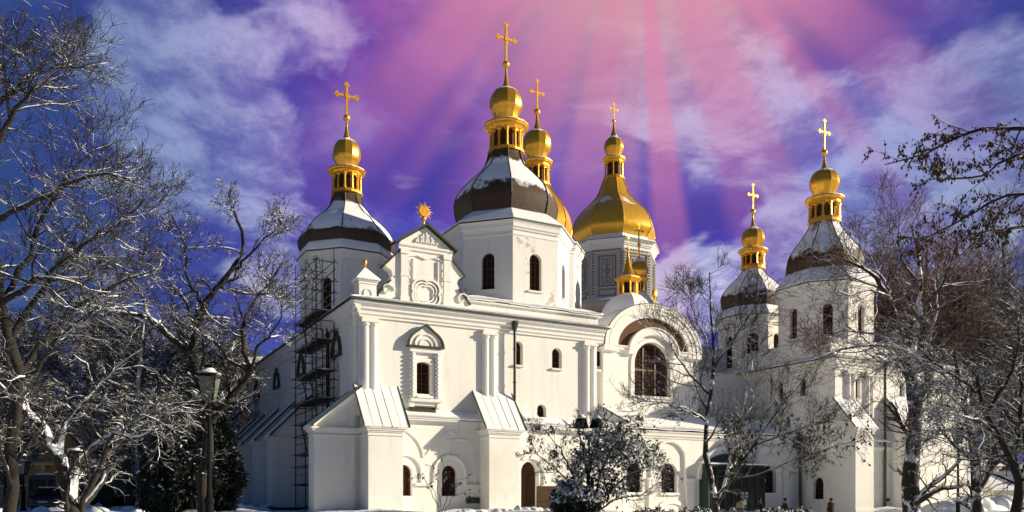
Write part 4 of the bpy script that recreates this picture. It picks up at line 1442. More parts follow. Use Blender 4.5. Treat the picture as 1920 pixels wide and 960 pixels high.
for k in range(8):
    fm = facet(0, 0, 5.56, 8, k, V8)
    hw = 5.56 * sin(pi / 8)
    for a0, a1 in ((-hw + .02, -hw + .62), (hw - .62, hw - .02)):
        tp.box(a0, a1, 27.4, 33.2, -.16, 0, fm)
        for z in np.arange(27.9, 33.0, .36):
            op.box(a0 + .14, a1 - .14, z, z + .22, -.20, -.155, fm)
    tp.box(-hw, hw, 33.2, 33.36, -.2, 0, fm)
    for a in np.arange(-hw + .2, hw - .3, .42):
        op.box(a, a + .26, 33.44, 33.72, -.03, .0, fm)
    op.ring(rect(-1.15, 1.15, 28.9, 32.9), rect(-.95, .95, 29.1, 32.7), fm, -.06, 0)
    op.ring(rect(-.72, .72, 29.3, 32.5), rect(-.60, .60, 29.42, 32.38), fm, -.06, 0)
    op.ring(rect(-1.15, 1.15, 27.7, 28.6), rect(-1.0, 1.0, 27.85, 28.45), fm, -.06, 0)
    for z0 in (29.9, 30.9, 31.9):
        op.path([(.34 * cos(t), z0 + .36 * sin(t)) for t in np.linspace(0, 2 * pi, 10, endpoint=False)], .13, fm, -.06, 0, True)
    op.box(-.05, .05, 29.5, 32.3, -.07, 0, fm).box(-.35, .35, 30.85, 30.95, -.07, 0, fm)
op.build('blue_ornament', 'teal_paint', dd, kind='stuff')
tp.build('belfry_pilasters', 'tower_trim', dd)
low = MB()
for k in range(8):
    fm = facet(0, 0, 6.5, 8, k, V8)
    hw = 6.5 * sin(pi / 8)
    low.box(-hw, hw, 0, 26.6, 0, .4, fm)
low.lathe([(6.5, 26.3), (6.9, 26.6), (6.9, 26.9), (5.5, 27.4)], 8, (0, 0, 0), V8)
low.build('tower_shaft', 'tower_wall', tower)
MB().lathe([(6.95, 26.92), (6.9, 27.02), (5.5, 27.6)], 8, (0, 0, 0), V8, cap=False).build('ledge_snow', 'snow', tower)
lo = MB()
for k in range(8):
    fm = facet(0, 0, 6.5, 8, k, V8)
    for a in np.arange(-2.2, 2.2, .5):
        lo.box(a, a + .3, 25.2, 25.6, -.05, 0, fm)
    lo.ring(rect(-1.5, 1.5, 19, 24.5), rect(-1.2, 1.2, 19.3, 24.2), fm, -.08, 0)
    for a in (-2.35, 2.1):
        lo.box(a, a + .25, 14, 25, -.1, 0, fm)
lo.build('blue_ornament', 'teal_paint', tower, kind='stuff')

# ================================================================== SCAFFOLD
sc = thing('scaffold', 'grey tube scaffold tower with plank decks against the shaded flank', 'scaffold', ORG, ROT)
us = (-1.25, -.25)
vs_ = (3.6, 5.9, 8.2)
rnd = random.Random(3)
for v in vs_:
    for u in us:
        MB().tube([(u, v, .9), (u, v, 15.4 + rnd.uniform(-.6, .9))], .034, 6).build('standard', 'scaffold_steel', sc)
lev = [2.55, 4.35, 6.15, 7.35, 8.9, 10.6, 12.2, 13.9]
for k, z in enumerate(lev):
    lg = MB()
    for u in us:
        for dz in (0, .55, 1.05):
            lg.tube([(u, 3.3, z + dz), (u, 8.5, z + dz)], .026, 5)
    for v in vs_:
        for dz in (-.05, 1.0):
            lg.tube([(-1.5, v, z + dz), (0, v, z + dz)], .026, 5)
    lg.build('ledger', 'scaffold_steel', sc)
    if k in (0, 1, 2, 3, 4, 5, 6):
        for q in range(4):
            u0 = -1.22 + q * .24
            MB().box(u0, u0 + .225, 3.4 + rnd.uniform(-.1, .1), 8.4 + rnd.uniform(-.1, .1), z - .10, z - .05).build('plank', 'plank', sc)
        snow_sheet('deck_snow', bil((-1.2, 3.5, z), (-.4, 3.5, z), (-1.2, 8.3, z), (-.4, 8.3, z)), 4, 12, sc, .03, 'roof_snow', 50 + k)
    if k % 2 == 1:
        MB().tube([(-1.25, 3.6, z), (-1.25, 5.9, z + 1.6)], .03, 5).tube([(-1.05, 6.2, z), (-1.05, 7.6, z + 1.6)], .04, 5).build('brace', 'scaffold_steel', sc)
        st = MB()
        for e in (0, .3):
            st.tube([(-.9 + e, 4.4, z), (-.9 + e, 5.5, z + 1.75)], .022, 5)
        for q in range(6):
            t = (q + .5) / 6
            st.tube([(-.9, 4.4 + 1.1 * t, z + 1.75 * t), (-.6, 4.4 + 1.1 * t, z + 1.75 * t)], .016, 4)
        st.build('ladder', 'scaffold_steel', sc)
MB().tube([(-.15, 5.2, .9), (-.15, 5.2, 11.5)], .10, 8).build('rubbish_chute', 'wood_dark', sc)


# ================================================================== STREET LAMPS
def street_lamp(x, y, z_top, label, group='lantern posts in the snowy grounds', heads=True, base=None):
    z0 = ground_z(x, y) if base is None else base
    o = thing('street_lamp', label, 'street lamp', (x, y, z0), 0, group)
    h = z_top - z0
    prof = [(.16, -.3), (.16, .12), (.105, .16), (.105, .9), (.13, .95), (.13, 1.02), (.08, 1.10), (.062, 1.3), (.062, 1.34), (.046, h - .95), (.07, h - .93), (.07, h - .88), (.03, h - .85)]
    MB().lathe(prof, 12).build('pole', 'iron', o)
    zb, zt = h - .86, h - .22
    rb, rt = .13, .235
    g = MB()
    for s in (1, -1):
        pass
    vs = [(sx * rb * .92, sy * rb * .92, zb + .02) for sx, sy in ((-1, -1), (1, -1), (1, 1), (-1, 1))] + \
         [(sx * rt * .94, sy * rt * .94, zt) for sx, sy in ((-1, -1), (1, -1), (1, 1), (-1, 1))]
    for k in range(4):
        k2 = (k + 1) % 4
        MB().add([vs[k], vs[k2], vs[4 + k2], vs[4 + k]], [(0, 1, 2, 3)]).build('lantern_pane', 'lamp_glass', o)
    fr = MB()
    for sx, sy in ((-1, -1), (1, -1), (1, 1), (-1, 1)):
        fr.tube([(sx * rb, sy * rb, zb), (sx * rt, sy * rt, zt)], .022, 4)
    fr.box(-rb - .03, rb + .03, -rb - .03, rb + .03, zb - .04, zb + .01)
    fr.box(-rt - .06, rt + .06, -rt - .06, rt + .06, zt, zt + .05)
    fr.build('lantern_frame', 'iron', o)
    MB().lathe([(.40, zt + .05), (.26, zt + .14), (.14, zt + .18), (.16, zt + .28), (.06, zt + .34)], 4, (0, 0, 0), pi / 4).build('lantern_roof', 'iron', o)
    MB().lathe([(.33, zt + .09), (.30, zt + .135), (.20, zt + .175), (.15, zt + .20), (.15, zt + .265), (.11, zt + .31), (.03, zt + .34)], 4, (0, 0, 0), pi / 4).build('lantern_snow', 'snow', o, True)
    return o


street_lamp(-7.72, 21, 4.95, 'tall black lantern post in front of the branching tree at left')
street_lamp(-20.1, 38, 4.0, 'small lantern post seen behind the apple tree trunk')
street_lamp(-27.3, 46, 3.9, 'distant lantern post left of the dark bus')
street_lamp(22.75, 42, 5.4, 'lantern post among the snowy trees at the right edge', base=.6)
# floodlight post with two hooded heads
fx, fy = 3.55, 38
z0 = ground_z(fx, fy)
o = thing('floodlight_post', 'post with two snow capped bell shaped lamps behind the round bush', 'floodlight', (fx, fy, z0))
MB().tube([(0, 0, -.2), (0, 0, 3.6)], .06, 8).tube([(-.42, 0, 3.9), (0, 0, 3.6), (.42, 0, 3.9)], .04, 6).build('pole', 'iron', o)
for sx in (-1, 1):
    sh_ = MB().lathe([(.05, .55), (.14, .52), (.25, .36), (.34, .06), (.36, 0)], 14, (sx * .36, 0, 4.02), cap=False).build('lamp_shade', 'iron', o, True)
    MB().lathe([(.22, .43), (.20, .52), (.12, .60), (.03, .63)], 12, (sx * .36, 0, 4.02)).build('shade_snow', 'snow', sh_, True)
    cg = MB()
    for q in range(6):
        a = q * pi / 3
        cg.tube([(sx * .36 + .20 * cos(a), .20 * sin(a), 4.03), (sx * .36 + .17 * cos(a), .17 * sin(a), 3.75)], .014, 4)
    cg.lathe([(.19, 3.72), (.19, 3.76)], 10, (sx * .36, 0, 0))
    cg.build('lamp_cage', 'iron', o)


# ================================================================== VEHICLES
def wheel(parent, x, y, r, w=.28):
    t = MB().lathe([(r * .6, -w / 2), (r * .95, -w / 2), (r, -w / 3), (r, w / 3), (r * .95, w / 2), (r * .6, w / 2)], 18, (0, 0, 0), fm=lambda a, b, c: (x + c, y + a, r + b))
    o = t.build('wheel', 'rubber', parent)
    MB().lathe([(.01, -w * .4), (r * .55, -w * .45), (r * .6, -w * .4), (r * .6, w * .4), (.01, w * .45)], 14, (0, 0, 0), fm=lambda a, b, c: (x + c, y + a, r + b)).build('rim', 'truck_grey', o)
    return o


def rounded(poly, r=.15, n=4):
    out = []
    m = len(poly)
    for i in range(m):
        p, q, s = Vector(poly[i - 1]), Vector(poly[i]), Vector(poly[(i + 1) % m])
        a, b = (p - q).normalized(), (s - q).normalized()
        for k in range(n + 1):
            t = k / n
            A, B = q + a * r, q + b * r
            out.append(tuple((A * (1 - t) ** 2 + q * 2 * t * (1 - t) + B * t * t)))
    return out


# parked bus / van body seen from behind
x, y = -29.4, 52
z0 = ground_z(x, y)
o = thing('parked_bus', 'dark green bus with snow on its roof parked at far left', 'bus', (x, y, z0), R(-4))
fb = lambda a, b, d: (a, d, b)
MB().slab(rounded([(-1.2, .55), (1.2, .55), (1.2, 2.35), (-1.2, 2.35)], .28), fb, 0, 5.5).build('body', 'truck_dark', o)
for a0, a1 in ((-1.05, -.15), (.15, 1.05)):
    w_ = MB().ring(rect(a0, a1, 1.35, 2.05), rect(a0 + .05, a1 - .05, 1.4, 2.0), fb, -.03, .02).build('window', 'rubber', o)
    MB().add([fb(a, b, -.012) for a, b in rect(a0 + .05, a1 - .05, 1.4, 2.0)], [(0, 1, 2, 3)]).build('pane', 'glass', w_)
MB().box(-1.15, 1.15, -.10, .0, .42, .58).build('bumper', 'truck_grey', o)
for sx in (-1, 1):
    MB().box(sx * 1.0 - .08, sx * 1.0 + .08, -.03, .0, .75, 1.0).build('tail_light', 'lens_red', o)
MB().box(-.3, .3, -.03, 0, .72, .88).build('number_plate', 'cream', o)
for sx in (-1, 1):
    for yy in (1.0, 4.2):
        wheel(o, sx * 1.0, yy, .42)
snow_sheet('roof_snow', lambda s, t: (-1.15 + 2.3 * s, .05 + 5.4 * t, 2.33 + .16 * sin(pi * s)), 10, 14, o, .04, 'snow', 61)
# dark car in front of it
x, y = -26.2, 46
z0 = ground_z(x, y)
o = thing('parked_car', 'dark car parked in front of the snow roofed bus', 'car', (x, y, z0 - .05), R(8))
fs_ = lambda a, b, d: (d, a, b)
MB().slab(rounded([(0, .3), (4.1, .3), (4.15, .75), (3.1, .92), (.4, .95), (-.02, .8)], .12), fs_, -.82, .82).build('body', 'car_dark', o)
cb_ = MB()
cb_.add([(-.74, .5, .93), (.74, .5, .93), (.74, 3.1, .92), (-.74, 3.1, .92), (-.60, .95, 1.40), (.60, .95, 1.40), (.60, 2.4, 1.40), (-.60, 2.4, 1.40)],
        [(0, 1, 5, 4), (1, 2, 6, 5), (2, 3, 7, 6), (3, 0, 4, 7), (4, 5, 6, 7)])
cb_.build('cabin', 'car_dark', o)
MB().add([(-.64, .545, 1.0), (.64, .545, 1.0), (.54, .90, 1.36), (-.54, .90, 1.36)], [(0, 1, 2, 3)]).build('rear_window', 'glass', o).location = (0, -.012, 0)
for sx in (-1, 1):
    MB().box(sx * .66 - .12, sx * .66 + .12, -.05, .0, .62, .78).build('tail_light', 'lens_red', o)
    for yy in (.8, 3.3):
        wheel(o, sx * .74, yy, .31, .2)
MB().box(-.8, .8, -.10, .02, .36, .50).build('bumper', 'truck_grey', o)
MB().box(-.26, .26, -.06, -.01, .54, .66).build('number_plate', 'cream', o)
snow_sheet('roof_snow', bil((-.6, .95, 1.46), (.6, .95, 1.46), (-.6, 2.4, 1.46), (.6, 2.4, 1.46)), 5, 6, o, .02, 'snow', 62)
# white lorry, side on, cab to the right
x, y = -31.0, 60
z0 = ground_z(x, y)
o = thing('lorry', 'white cab lorry with grey box body parked beside the dark evergreen bush', 'lorry', (x, y, z0), 0)
ff = lambda a, b, d: (a, d, b)
MB().box(-.1, 2.65, 0, 2.3, .95, 2.75).build('cargo_box', 'truck_grey', o)
MB().slab(rounded([(2.75, .55), (4.55, .55), (4.55, 1.35), (4.30, 2.25), (2.75, 2.3)], .12), ff, .1, 2.2).build('cab', 'truck_white', o)
w_ = MB().ring([(3.15, 1.4), (4.2, 1.4), (4.05, 2.0), (3.15, 2.05)], [(3.2, 1.45), (4.1, 1.45), (3.98, 1.95), (3.2, 2.0)], ff, .06, .11).build('door_window', 'rubber', o)
MB().add([ff(3.2, 1.45, .085), ff(4.1, 1.45, .085), ff(3.98, 1.95, .085), ff(3.2, 2.0, .085)], [(0, 1, 2, 3)]).build('pane', 'glass', w_)
MB().add([(4.56, .3, 1.4), (4.56, 2.0, 1.4), (4.34, 1.95, 2.15), (4.34, .35, 2.15)], [(0, 1, 2, 3)]).build('windscreen', 'glass', o)
MB().box(4.5, 4.65, .15, 2.15, .45, .70).build('bumper', 'truck_grey', o)
for yy in (.35, 1.95):
    MB().box(4.56, 4.60, yy - .12, yy + .12, .8, 1.0).build('headlight', 'lamp_glass', o)
MB().box(-.1, 4.4, .3, 2.0, .55, .75).build('chassis', 'rubber', o)


def wheel_side(parent, x, y, r, w=.28):
    fm = lambda a, b, c: (x + a, y + c, r + b)
    t = MB().lathe([(r * .6, -w / 2), (r * .95, -w / 2), (r, -w / 3), (r, w / 3), (r * .95, w / 2), (r * .6, w / 2)], 18, (0, 0, 0), fm=fm).build('wheel', 'rubber', parent)
    MB().lathe([(.01, -w * .4), (r * .55, -w * .45), (r * .6, -w * .4), (r * .6, w * .4), (.01, w * .45)], 14, (0, 0, 0), fm=fm).build('rim', 'truck_grey', t)


for xx in (.7, 1.6, 3.6):
    for yy in (.2, 2.1):
        wheel_side(o, xx, yy, .45)
snow_sheet('cab_snow', bil((2.75, .1, 2.34), (4.25, .1, 2.30), (2.75, 2.2, 2.34), (4.25, 2.2, 2.30)), 6, 6, o, .04, 'snow', 63)
snow_sheet('box_snow', bil((-.1, 0, 2.84), (2.65, 0, 2.84), (-.1, 2.3, 2.84), (2.65, 2.3, 2.84)), 8, 6, o, .05, 'snow', 64)


# ================================================================== PEOPLE
def person(x, y, face, label, coat, stride=.2, hat=None, lean=0.0, hgt=1.7):
    """Walking figure: one skinned body, coat and hair on top of it."""
    z0 = ground_z(x, y)
    o = thing('person', label, 'person', (x, y, z0), face)
    s = hgt / 1.72
    P = {'pelvis': (0, 0, .95), 'waist': (0, .01, 1.12), 'chest': (0, 0, 1.34), 'neck': (0, .01, 1.48), 'head0': (0, -.01, 1.56), 'head1': (0, -.01, 1.64), 'top': (0, .0, 1.70),
         'hl': (.10, 0, .90), 'kl': (.11, -stride * .6, .50), 'al': (.11, -stride, .09), 'tl': (.12, -stride - .17, .04),
         'hr': (-.10, 0, .90), 'kr': (-.11, stride * .2 - .05, .50), 'ar': (-.11, stride, .10), 'tr': (-.12, stride - .16, .05),
         'sl': (.19, 0, 1.40), 'el': (.25, stride * .5, 1.14), 'wl': (.25, stride * .4 - .12, .92), 'fl': (.24, stride * .4 - .16, .83),
         'sr': (-.19, 0, 1.40), 'er': (-.25, -stride * .4, 1.14), 'wr': (-.25, -stride * .6 - .10, .93), 'fr': (-.24, -stride * .6 - .14, .84)}
    Rr = {'pelvis': .15, 'waist': .13, 'chest': .155, 'neck': .06, 'head0': .085, 'head1': .10, 'top': .07, 'hl': .095, 'kl': .06, 'al': .045, 'tl': .04, 'hr': .095, 'kr': .06, 'ar': .045, 'tr': .04,
          'sl': .07, 'el': .05, 'wl': .034, 'fl': .03, 'sr': .07, 'er': .05, 'wr': .034, 'fr': .03}
    E = [('pelvis', 'waist'), ('waist', 'chest'), ('chest', 'neck'), ('neck', 'head0'), ('head0', 'head1'), ('head1', 'top'), ('pelvis', 'hl'), ('hl', 'kl'), ('kl', 'al'), ('al', 'tl'),
         ('pelvis', 'hr'), ('hr', 'kr'), ('kr', 'ar'), ('ar', 'tr'), ('chest', 'sl'), ('sl', 'el'), ('el', 'wl'), ('wl', 'fl'), ('chest', 'sr'), ('sr', 'er'), ('er', 'wr'), ('wr', 'fr')]
    keys = list(P)
    # fingers and thumb of each hand
    for side, w in (('l', 1), ('r', -1)):
        fx_, fy_, fz_ = P['f' + side]
        for q in range(4):
            n1, n2 = 'g%s%d' % (side, q), 'h%s%d' % (side, q)
            P[n1] = (fx_ - w * .01, fy_ - .03 + .022 * q, fz_ - .05)
            P[n2] = (fx_ - w * .03, fy_ - .03 + .02 * q - .005, fz_ - .095 + .008 * abs(q - 1))
            Rr[n1], Rr[n2] = .010, .008
            E += [('f' + side, n1), (n1, n2)]
        P['u' + side] = (fx_ - w * .015, fy_ - .055, fz_ + .0)
        P['v' + side] = (fx_ - w * .02, fy_ - .075, fz_ - .04)
        Rr['u' + side], Rr['v' + side] = .012, .009
        E += [('w' + side, 'u' + side), ('u' + side, 'v' + side)]
    keys = list(P)
    me = bpy.data.meshes.new('body')
    me.from_pydata([(P[k][0] * s, (P[k][1] - lean * max(0, P[k][2] - .9)) * s, P[k][2] * s) for k in keys], [(keys.index(a), keys.index(b)) for a, b in E], [])
    me.materials.append(M['skin'])
    b = link('body', me, o)
    md = b.modifiers.new('skin', 'SKIN')
    for k, sv_ in zip(keys, me.skin_vertices[0].data):
        r = Rr[k] * s
        sv_.radius = (r * (1.15 if k in ('chest', 'pelvis', 'waist') else 1), r)
        sv_.use_root = k == 'pelvis'
    b.modifiers.new('sub', 'SUBSURF').levels = 1
    b.modifiers['sub'].render_levels = 1
    ln = lambda z: -lean * max(0, z - .9)
    cm = MB()
    prof = [(.20, .42, .95), (.215, .60, .9), (.19, .95, .82), (.17, 1.12, .8), (.20, 1.30, .72), (.205, 1.40, .62), (.13, 1.47, .7), (.085, 1.50, .9)]
    n = 16
    vs = [((r * 1.12) * cos(2 * pi * k / n) * s, (r * d * sin(2 * pi * k / n) + ln(z)) * s, z * s) for r, z, d in prof for k in range(n)]
    cm.add(vs, [(i * n + k, i * n + (k + 1) % n, (i + 1) * n + (k + 1) % n, (i + 1) * n + k) for i in range(len(prof) - 1) for k in range(n)])
    for sd in ('l', 'r'):
        q = [Vector(P[k + sd]) for k in ('s', 'e', 'w')]
        cm.tube([tuple((p + Vector((0, ln(p.z), 0))) * s) for p in q], [.085 * s, .068 * s, .055 * s], 10)
    cm.build('coat', coat, o, True)
    tr = MB()
    for sd in ('l', 'r'):
        q = [tuple(Vector(P[k + sd]) * s) for k in ('h', 'k', 'a')]
        tr.tube(q, [.11 * s, .08 * s, .065 * s], 10)
        a = Vector(P['a' + sd]) * s
        tr.tube([tuple(a), tuple(a + Vector((0, 0, -.05))), tuple(Vector(P['t' + sd]) * s)], [.07 * s, .065 * s, .045 * s], 8)
    tr.build('trousers', 'coat_black', o, True)
    hd = MB()
    hy = ln(1.62)
    pr = [(.102, 1.56), (.118, 1.62), (.116, 1.69), (.09, 1.745), (.03, 1.765)]
    hd.lathe([(r * s, z * s) for r, z in pr], 14, (0, (hy + .02) * s, 0), arc=2 * pi)
    hd.build('hat' if hat else 'hair', hat or 'hair_dark', o, True)
    fa_ = MB()
    for sx in (-1, 1):
        fa_.lathe([(.011, -.006), (.012, 0), (.006, .006)], 8, (sx * .035 * s, (hy - .098) * s, 1.615 * s))
    fa_.build('eyes', 'hair_dark', o)
    MB().tube([(0, (hy - .10) * s, 1.61 * s), (0, (hy - .122) * s, 1.575 * s), (0, (hy - .10) * s, 1.57 * s)], [.008, .014, .01], 6).tube([(-.025, (hy - .10) * s, 1.535 * s), (.025, (hy - .10) * s, 1.535 * s)], .006, 5).build('nose_and_mouth', 'skin', o, True)
    return o


person(14.45, 52, R(170), 'person in a pale coat standing at the glass porch door', 'coat_pale', .04)
person(15.95, 53, R(95), 'person in a dark coat at the right end of the glass porch', 'coat_black', .18)
person(17.85, 54, R(80), 'person in a black coat walking left of the drainpipe', 'coat_black', .26, lean=.12)
person(21.3, 55, R(200), 'person in a brown coat and fur hat below the arched window', 'coat_brown', .10, 'fur_hat')


# ================================================================== BUILDINGS BEYOND
def facade_house(o, w, dep, h, mat, trim, rows, cols, fm, colw=.9, roof_h=2.0):
    holes = []
    for i in range(cols):
        for b0, b1 in rows:
            c = w * (i + .5) / cols
            holes.append(rect(c - colw / 2, c + colw / 2, b0, b1))
    MB().hollow(rect(0, w, -1, h), holes, fm, 0, .3).box(0, .01, -1, h, 0, dep, fm).box(w - .01, w, -1, h, 0, dep, fm).build('wall', mat, o)
    for q in holes:
        a0, b0 = q[0]
        a1, b1 = q[2]
        mb = MB().ring(q, inset(q, .08), fm, .18, .28)
        mb.box((a0 + a1) / 2 - .04, (a0 + a1) / 2 + .04, b0, b1, .2, .27, fm)
        f = mb.build('window', trim, o)
        MB().add([fm(a, b, .26) for a, b in q], [(0, 1, 2, 3)]).build('pane', 'glass', f)
    tm = MB()
    tm.box(-.3, w + .3, h - .3, h, -.4, 0, fm)
    for b in rows:
        tm.box(0, w, b[0] - .5, b[0] - .3, -.12, 0, fm)
    tm.build('cornice', trim, o)
    vs = [fm(-.5, h, -.6), fm(w + .5, h, -.6), fm(w + .5, h, dep + .3), fm(-.5, h, dep + .3), fm(1.5, h + roof_h, dep / 2), fm(w - 1.5, h + roof_h, dep / 2)]
    MB().add(vs, [(0, 1, 5, 4), (1, 2, 5), (2, 3, 4, 5), (3, 0, 4), (0, 3, 2, 1)]).build('roof', 'snow', o)


o = thing('yellow_building', 'long yellow building with columns behind the parked vehicles', 'building', (-62, 88, 1.0))
facade_house(o, 44, 9, 10.5, 'yellow_wall', 'yellow_trim', ((1.2, 3.4), (5.0, 7.4)), 18, fb)
for k in range(19):
    MB().lathe([(.30, -.5), (.30, 0), (.22, .1), (.20, 4.0), (.28, 4.1), (.28, 4.3)], 8, (44 * k / 18, -.5, 0)).build('column', 'yellow_trim', o)
MB().box(-.3, 44.3, -.9, 0, 4.3, 4.6).build('balcony_slab', 'yellow_trim', o)
o = thing('ochre_house', 'ochre house with balconies glimpsed between the evergreen and the flank', 'building', (-46, 100, 1.0))
facade_house(o, 15.5, 9, 17.5, 'yellow_wall', 'cream', ((1.2, 3.4), (5.0, 7.4), (9.0, 11.4), (13, 15.4)), 6, fb)
for k in (1, 2, 3):
    MB().box(12.2, 15.2, -1.1, 0, 4 * k + .4, 4 * k + .6).box(12.2, 15.2, -1.1, -1.0, 4 * k + .6, 4 * k + 1.4).build('balcony', 'cream', o)
o = thing('pale_outbuilding', 'low cream outbuilding with hooded arched window at the right edge', 'building', (38.8, 75, .6), R(20))
MB().hollow(rect(0, 7.5, -1, 4.2), [arch(1.0, 1.75, 1.3, 3.2)], fb, 0, .3).box(0, .01, -1, 4.2, 0, 6, fb).box(7.49, 7.5, -1, 4.2, 0, 6, fb).build('wall', 'cream', o)
window(o, fb, 1.0, 1.75, 1.3, 3.2, .25, 2, 4, frame='wood_dark')
MB().box(.75, 2.0, 3.35, 3.5, -.25, 0, fb).box(.8, .95, 1.1, 3.35, -.12, 0, fb).box(1.8, 1.95, 1.1, 3.35, -.12, 0, fb).box(.7, 2.05, 1.0, 1.15, -.2, 0, fb).box(-.1, 7.6, 3.95, 4.2, -.2, 0, fb).box(3.3, 3.7, -1, 4, -.15, 0, fb).build('trim', 'cream', o)
MB().add([(-.4, -.5, 4.2), (7.9, -.5, 4.2), (7.9, 6.4, 4.2), (-.4, 6.4, 4.2), (-.4, 3, 6.0), (7.9, 3, 6.0)], [(0, 1, 5, 4), (2, 3, 4, 5), (1, 2, 5), (3, 0, 4), (0, 3, 2, 1)]).build('roof', 'snow', o)
o = thing('small_shed', 'small cream shed with a snow covered lean-to roof at the right edge', 'shed', (41.0, 70, .6), R(6))
MB().box(0, 4.6, 0, 3.2, -1, 1.9).build('wall', 'cream', o)
MB().add([(-.25, -.35, 1.85), (4.9, -.35, 1.85), (4.5, 2.2, 3.55), (.7, 2.2, 3.55), (-.25, 3.4, 1.85), (4.9, 3.4, 1.85)], [(0, 1, 2, 3), (0, 3, 4), (1, 5, 2), (3, 2, 5, 4), (0, 4, 5, 1)]).build('roof', 'snow', o)
MB().box(3.2, 3.9, .5, 1.4, 2.6, 3.1).build('chimney', 'bronze', o)
MB().box(-.2, 4.8, -.28, 0, 1.7, 1.86).build('eaves', 'cream', o)
o = thing('turret_house', 'pale round-windowed turret with snowy roof beyond the shed', 'building', (47.2, 73, .6))
MB().lathe([(1.9, -1), (1.9, 3.4), (2.1, 3.5), (2.1, 3.75)], 16).build('wall', 'cream', o)
for k in range(3):
    fm = facet(0, 0, 2.0, 8, k + 4, 0)
    window(o, fm, -.3, .3, 1.3, 2.6, .02, 2, 3, frame='wood_dark')
MB().lathe([(2.3, 3.75), (1.9, 4.1), (1.0, 5.0), (.05, 5.6)], 16).build('roof', 'snow', o, True)
o = thing('boundary_wall', 'low yellowish wall capped with snow at far left', 'wall', (-44, 62, .9))
MB().box(0, 14, 0, .4, -.5, 1.5).build('wall', 'yellow_trim', o)
for k in range(8):
    MB().box(k * 2 - .2, k * 2 + .2, -.1, .5, -.5, 1.75).build('pier', 'yellow_trim', o)
snow_sheet('wall_snow', bil((-.1, -.15, 1.86), (14.1, -.15, 1.86), (-.1, .55, 1.86), (14.1, .55, 1.86)), 30, 3, o, .05, 'snow', 71)


# ================================================================== TREES
RNG = np.random.default_rng(11)


def quad_mesh(name, verts, quads, mat, smooth=True):
    me = bpy.data.meshes.new(name)
    nq = len(quads)
    me.vertices.add(len(verts))
    me.vertices.foreach_set('co', np.asarray(verts, dtype=np.float32).ravel())
    me.loops.add(nq * 4)
    me.loops.foreach_set('vertex_index', np.asarray(quads, dtype=np.int32).ravel())
    me.polygons.add(nq)
    me.polygons.foreach_set('loop_start', np.arange(0, nq * 4, 4, dtype=np.int32))
    me.polygons.foreach_set('loop_total', np.full(nq, 4, dtype=np.int32))
    me.update(calc_edges=True)
    if smooth:
        me.polygons.foreach_set('use_smooth', np.ones(nq, dtype=bool))
    me.materials.append(M[mat])
    return me


def tubes(P, Rd, k):
    """Vertices and quads of N tubes with equal point counts."""
    N, m, _ = P.shape
    T = np.gradient(P, axis=1)
    T /= np.linalg.norm(T, axis=2, keepdims=True) + 1e-9
    ref = np.array([0.21, 0.17, 0.96])
    A = np.cross(T, ref)
    A /= np.linalg.norm(A, axis=2, keepdims=True) + 1e-9
    B = np.cross(T, A)
    th = np.arange(k) * 2 * np.pi / k
    V = P[:, :, None, :] + Rd[:, :, None, None] * (A[:, :, None, :] * np.cos(th)[None, None, :, None] + B[:, :, None, :] * np.sin(th)[None, None, :, None])
    idx = np.arange(N * m * k).reshape(N, m, k)
    a = idx[:, :-1, :]
    b = np.roll(idx, -1, axis=2)[:, :-1, :]
    c = np.roll(idx, -1, axis=2)[:, 1:, :]
    d = idx[:, 1:, :]
    return V.reshape(-1, 3), np.stack([a, b, c, d], axis=-1).reshape(-1, 4)


class Tubes:
    def __init__(self):
        self.V, self.Q, self.n = [], [], 0

    def add(self, P, Rd, k):
        if len(P) == 0:
            return
        v, q = tubes(P, Rd, k)
        self.V.append(v)
        self.Q.append(q + self.n)
        self.n += len(v)

    def build(self, name, mat, parent, kind=None):
        if not self.V:
            return None
        return link(name, quad_mesh(name, np.concatenate(self.V), np.concatenate(self.Q), mat), parent, kind)


def resample(pts, n):
    pts = np.asarray(pts, float)
    s = np.concatenate([[0], np.cumsum(np.linalg.norm(np.diff(pts, axis=0), axis=1))])
    t = np.linspace(0, s[-1], n)
    return np.stack([np.interp(t, s, pts[:, i]) for i in range(3)], axis=1)


def grow(P, Rd, m, lmin, lmax, ang, up, npts, wig, rr, t0=.2, taper=.35, rmin=.004, flat=1.0):
    """m side branches on every branch: positions along it, swept forward, wandering a little."""
    N, n, _ = P.shape
    t = t0 + (1 - t0) * RNG.random((N, m)) ** .85
    x = t * (n - 1)
    i = np.clip(x.astype(int), 0, n - 2)
    f = (x - i)[..., None]
    ii = np.arange(N)[:, None]
    p0 = P[ii, i] * (1 - f) + P[ii, i + 1] * f
    r0 = (Rd[ii, i] * (1 - f[..., 0]) + Rd[ii, i + 1] * f[..., 0]) * rr
    T = P[ii, i + 1] - P[ii, i]
    T /= np.linalg.norm(T, axis=-1, keepdims=True) + 1e-9
    rnd = RNG.normal(size=(N, m, 3))
    rnd[..., 2] *= flat
    side = rnd - (rnd * T).sum(-1, keepdims=True) * T
    side /= np.linalg.norm(side, axis=-1, keepdims=True) + 1e-9
    an = np.radians(ang * (.6 + .8 * RNG.random((N, m, 1))))
    d = T * np.cos(an) + side * np.sin(an)
    ln = (lmin + (lmax - lmin) * RNG.random((N, m))) * (1.15 - .55 * t)
    step = (ln / (npts - 1))[..., None]
    pts = [p0]
    for k in range(npts - 1):
        d = d + RNG.normal(size=d.shape) * wig + np.array([0, 0, up])
        d /= np.linalg.norm(d, axis=-1, keepdims=True)
        pts.append(pts[-1] + d * step)
    Q = np.stack(pts, axis=2).reshape(N * m, npts, 3)
    r = np.maximum(r0.reshape(-1, 1), rmin * 1.3) * np.linspace(1, taper, npts)[None, :]
    return Q, np.maximum(r, rmin)


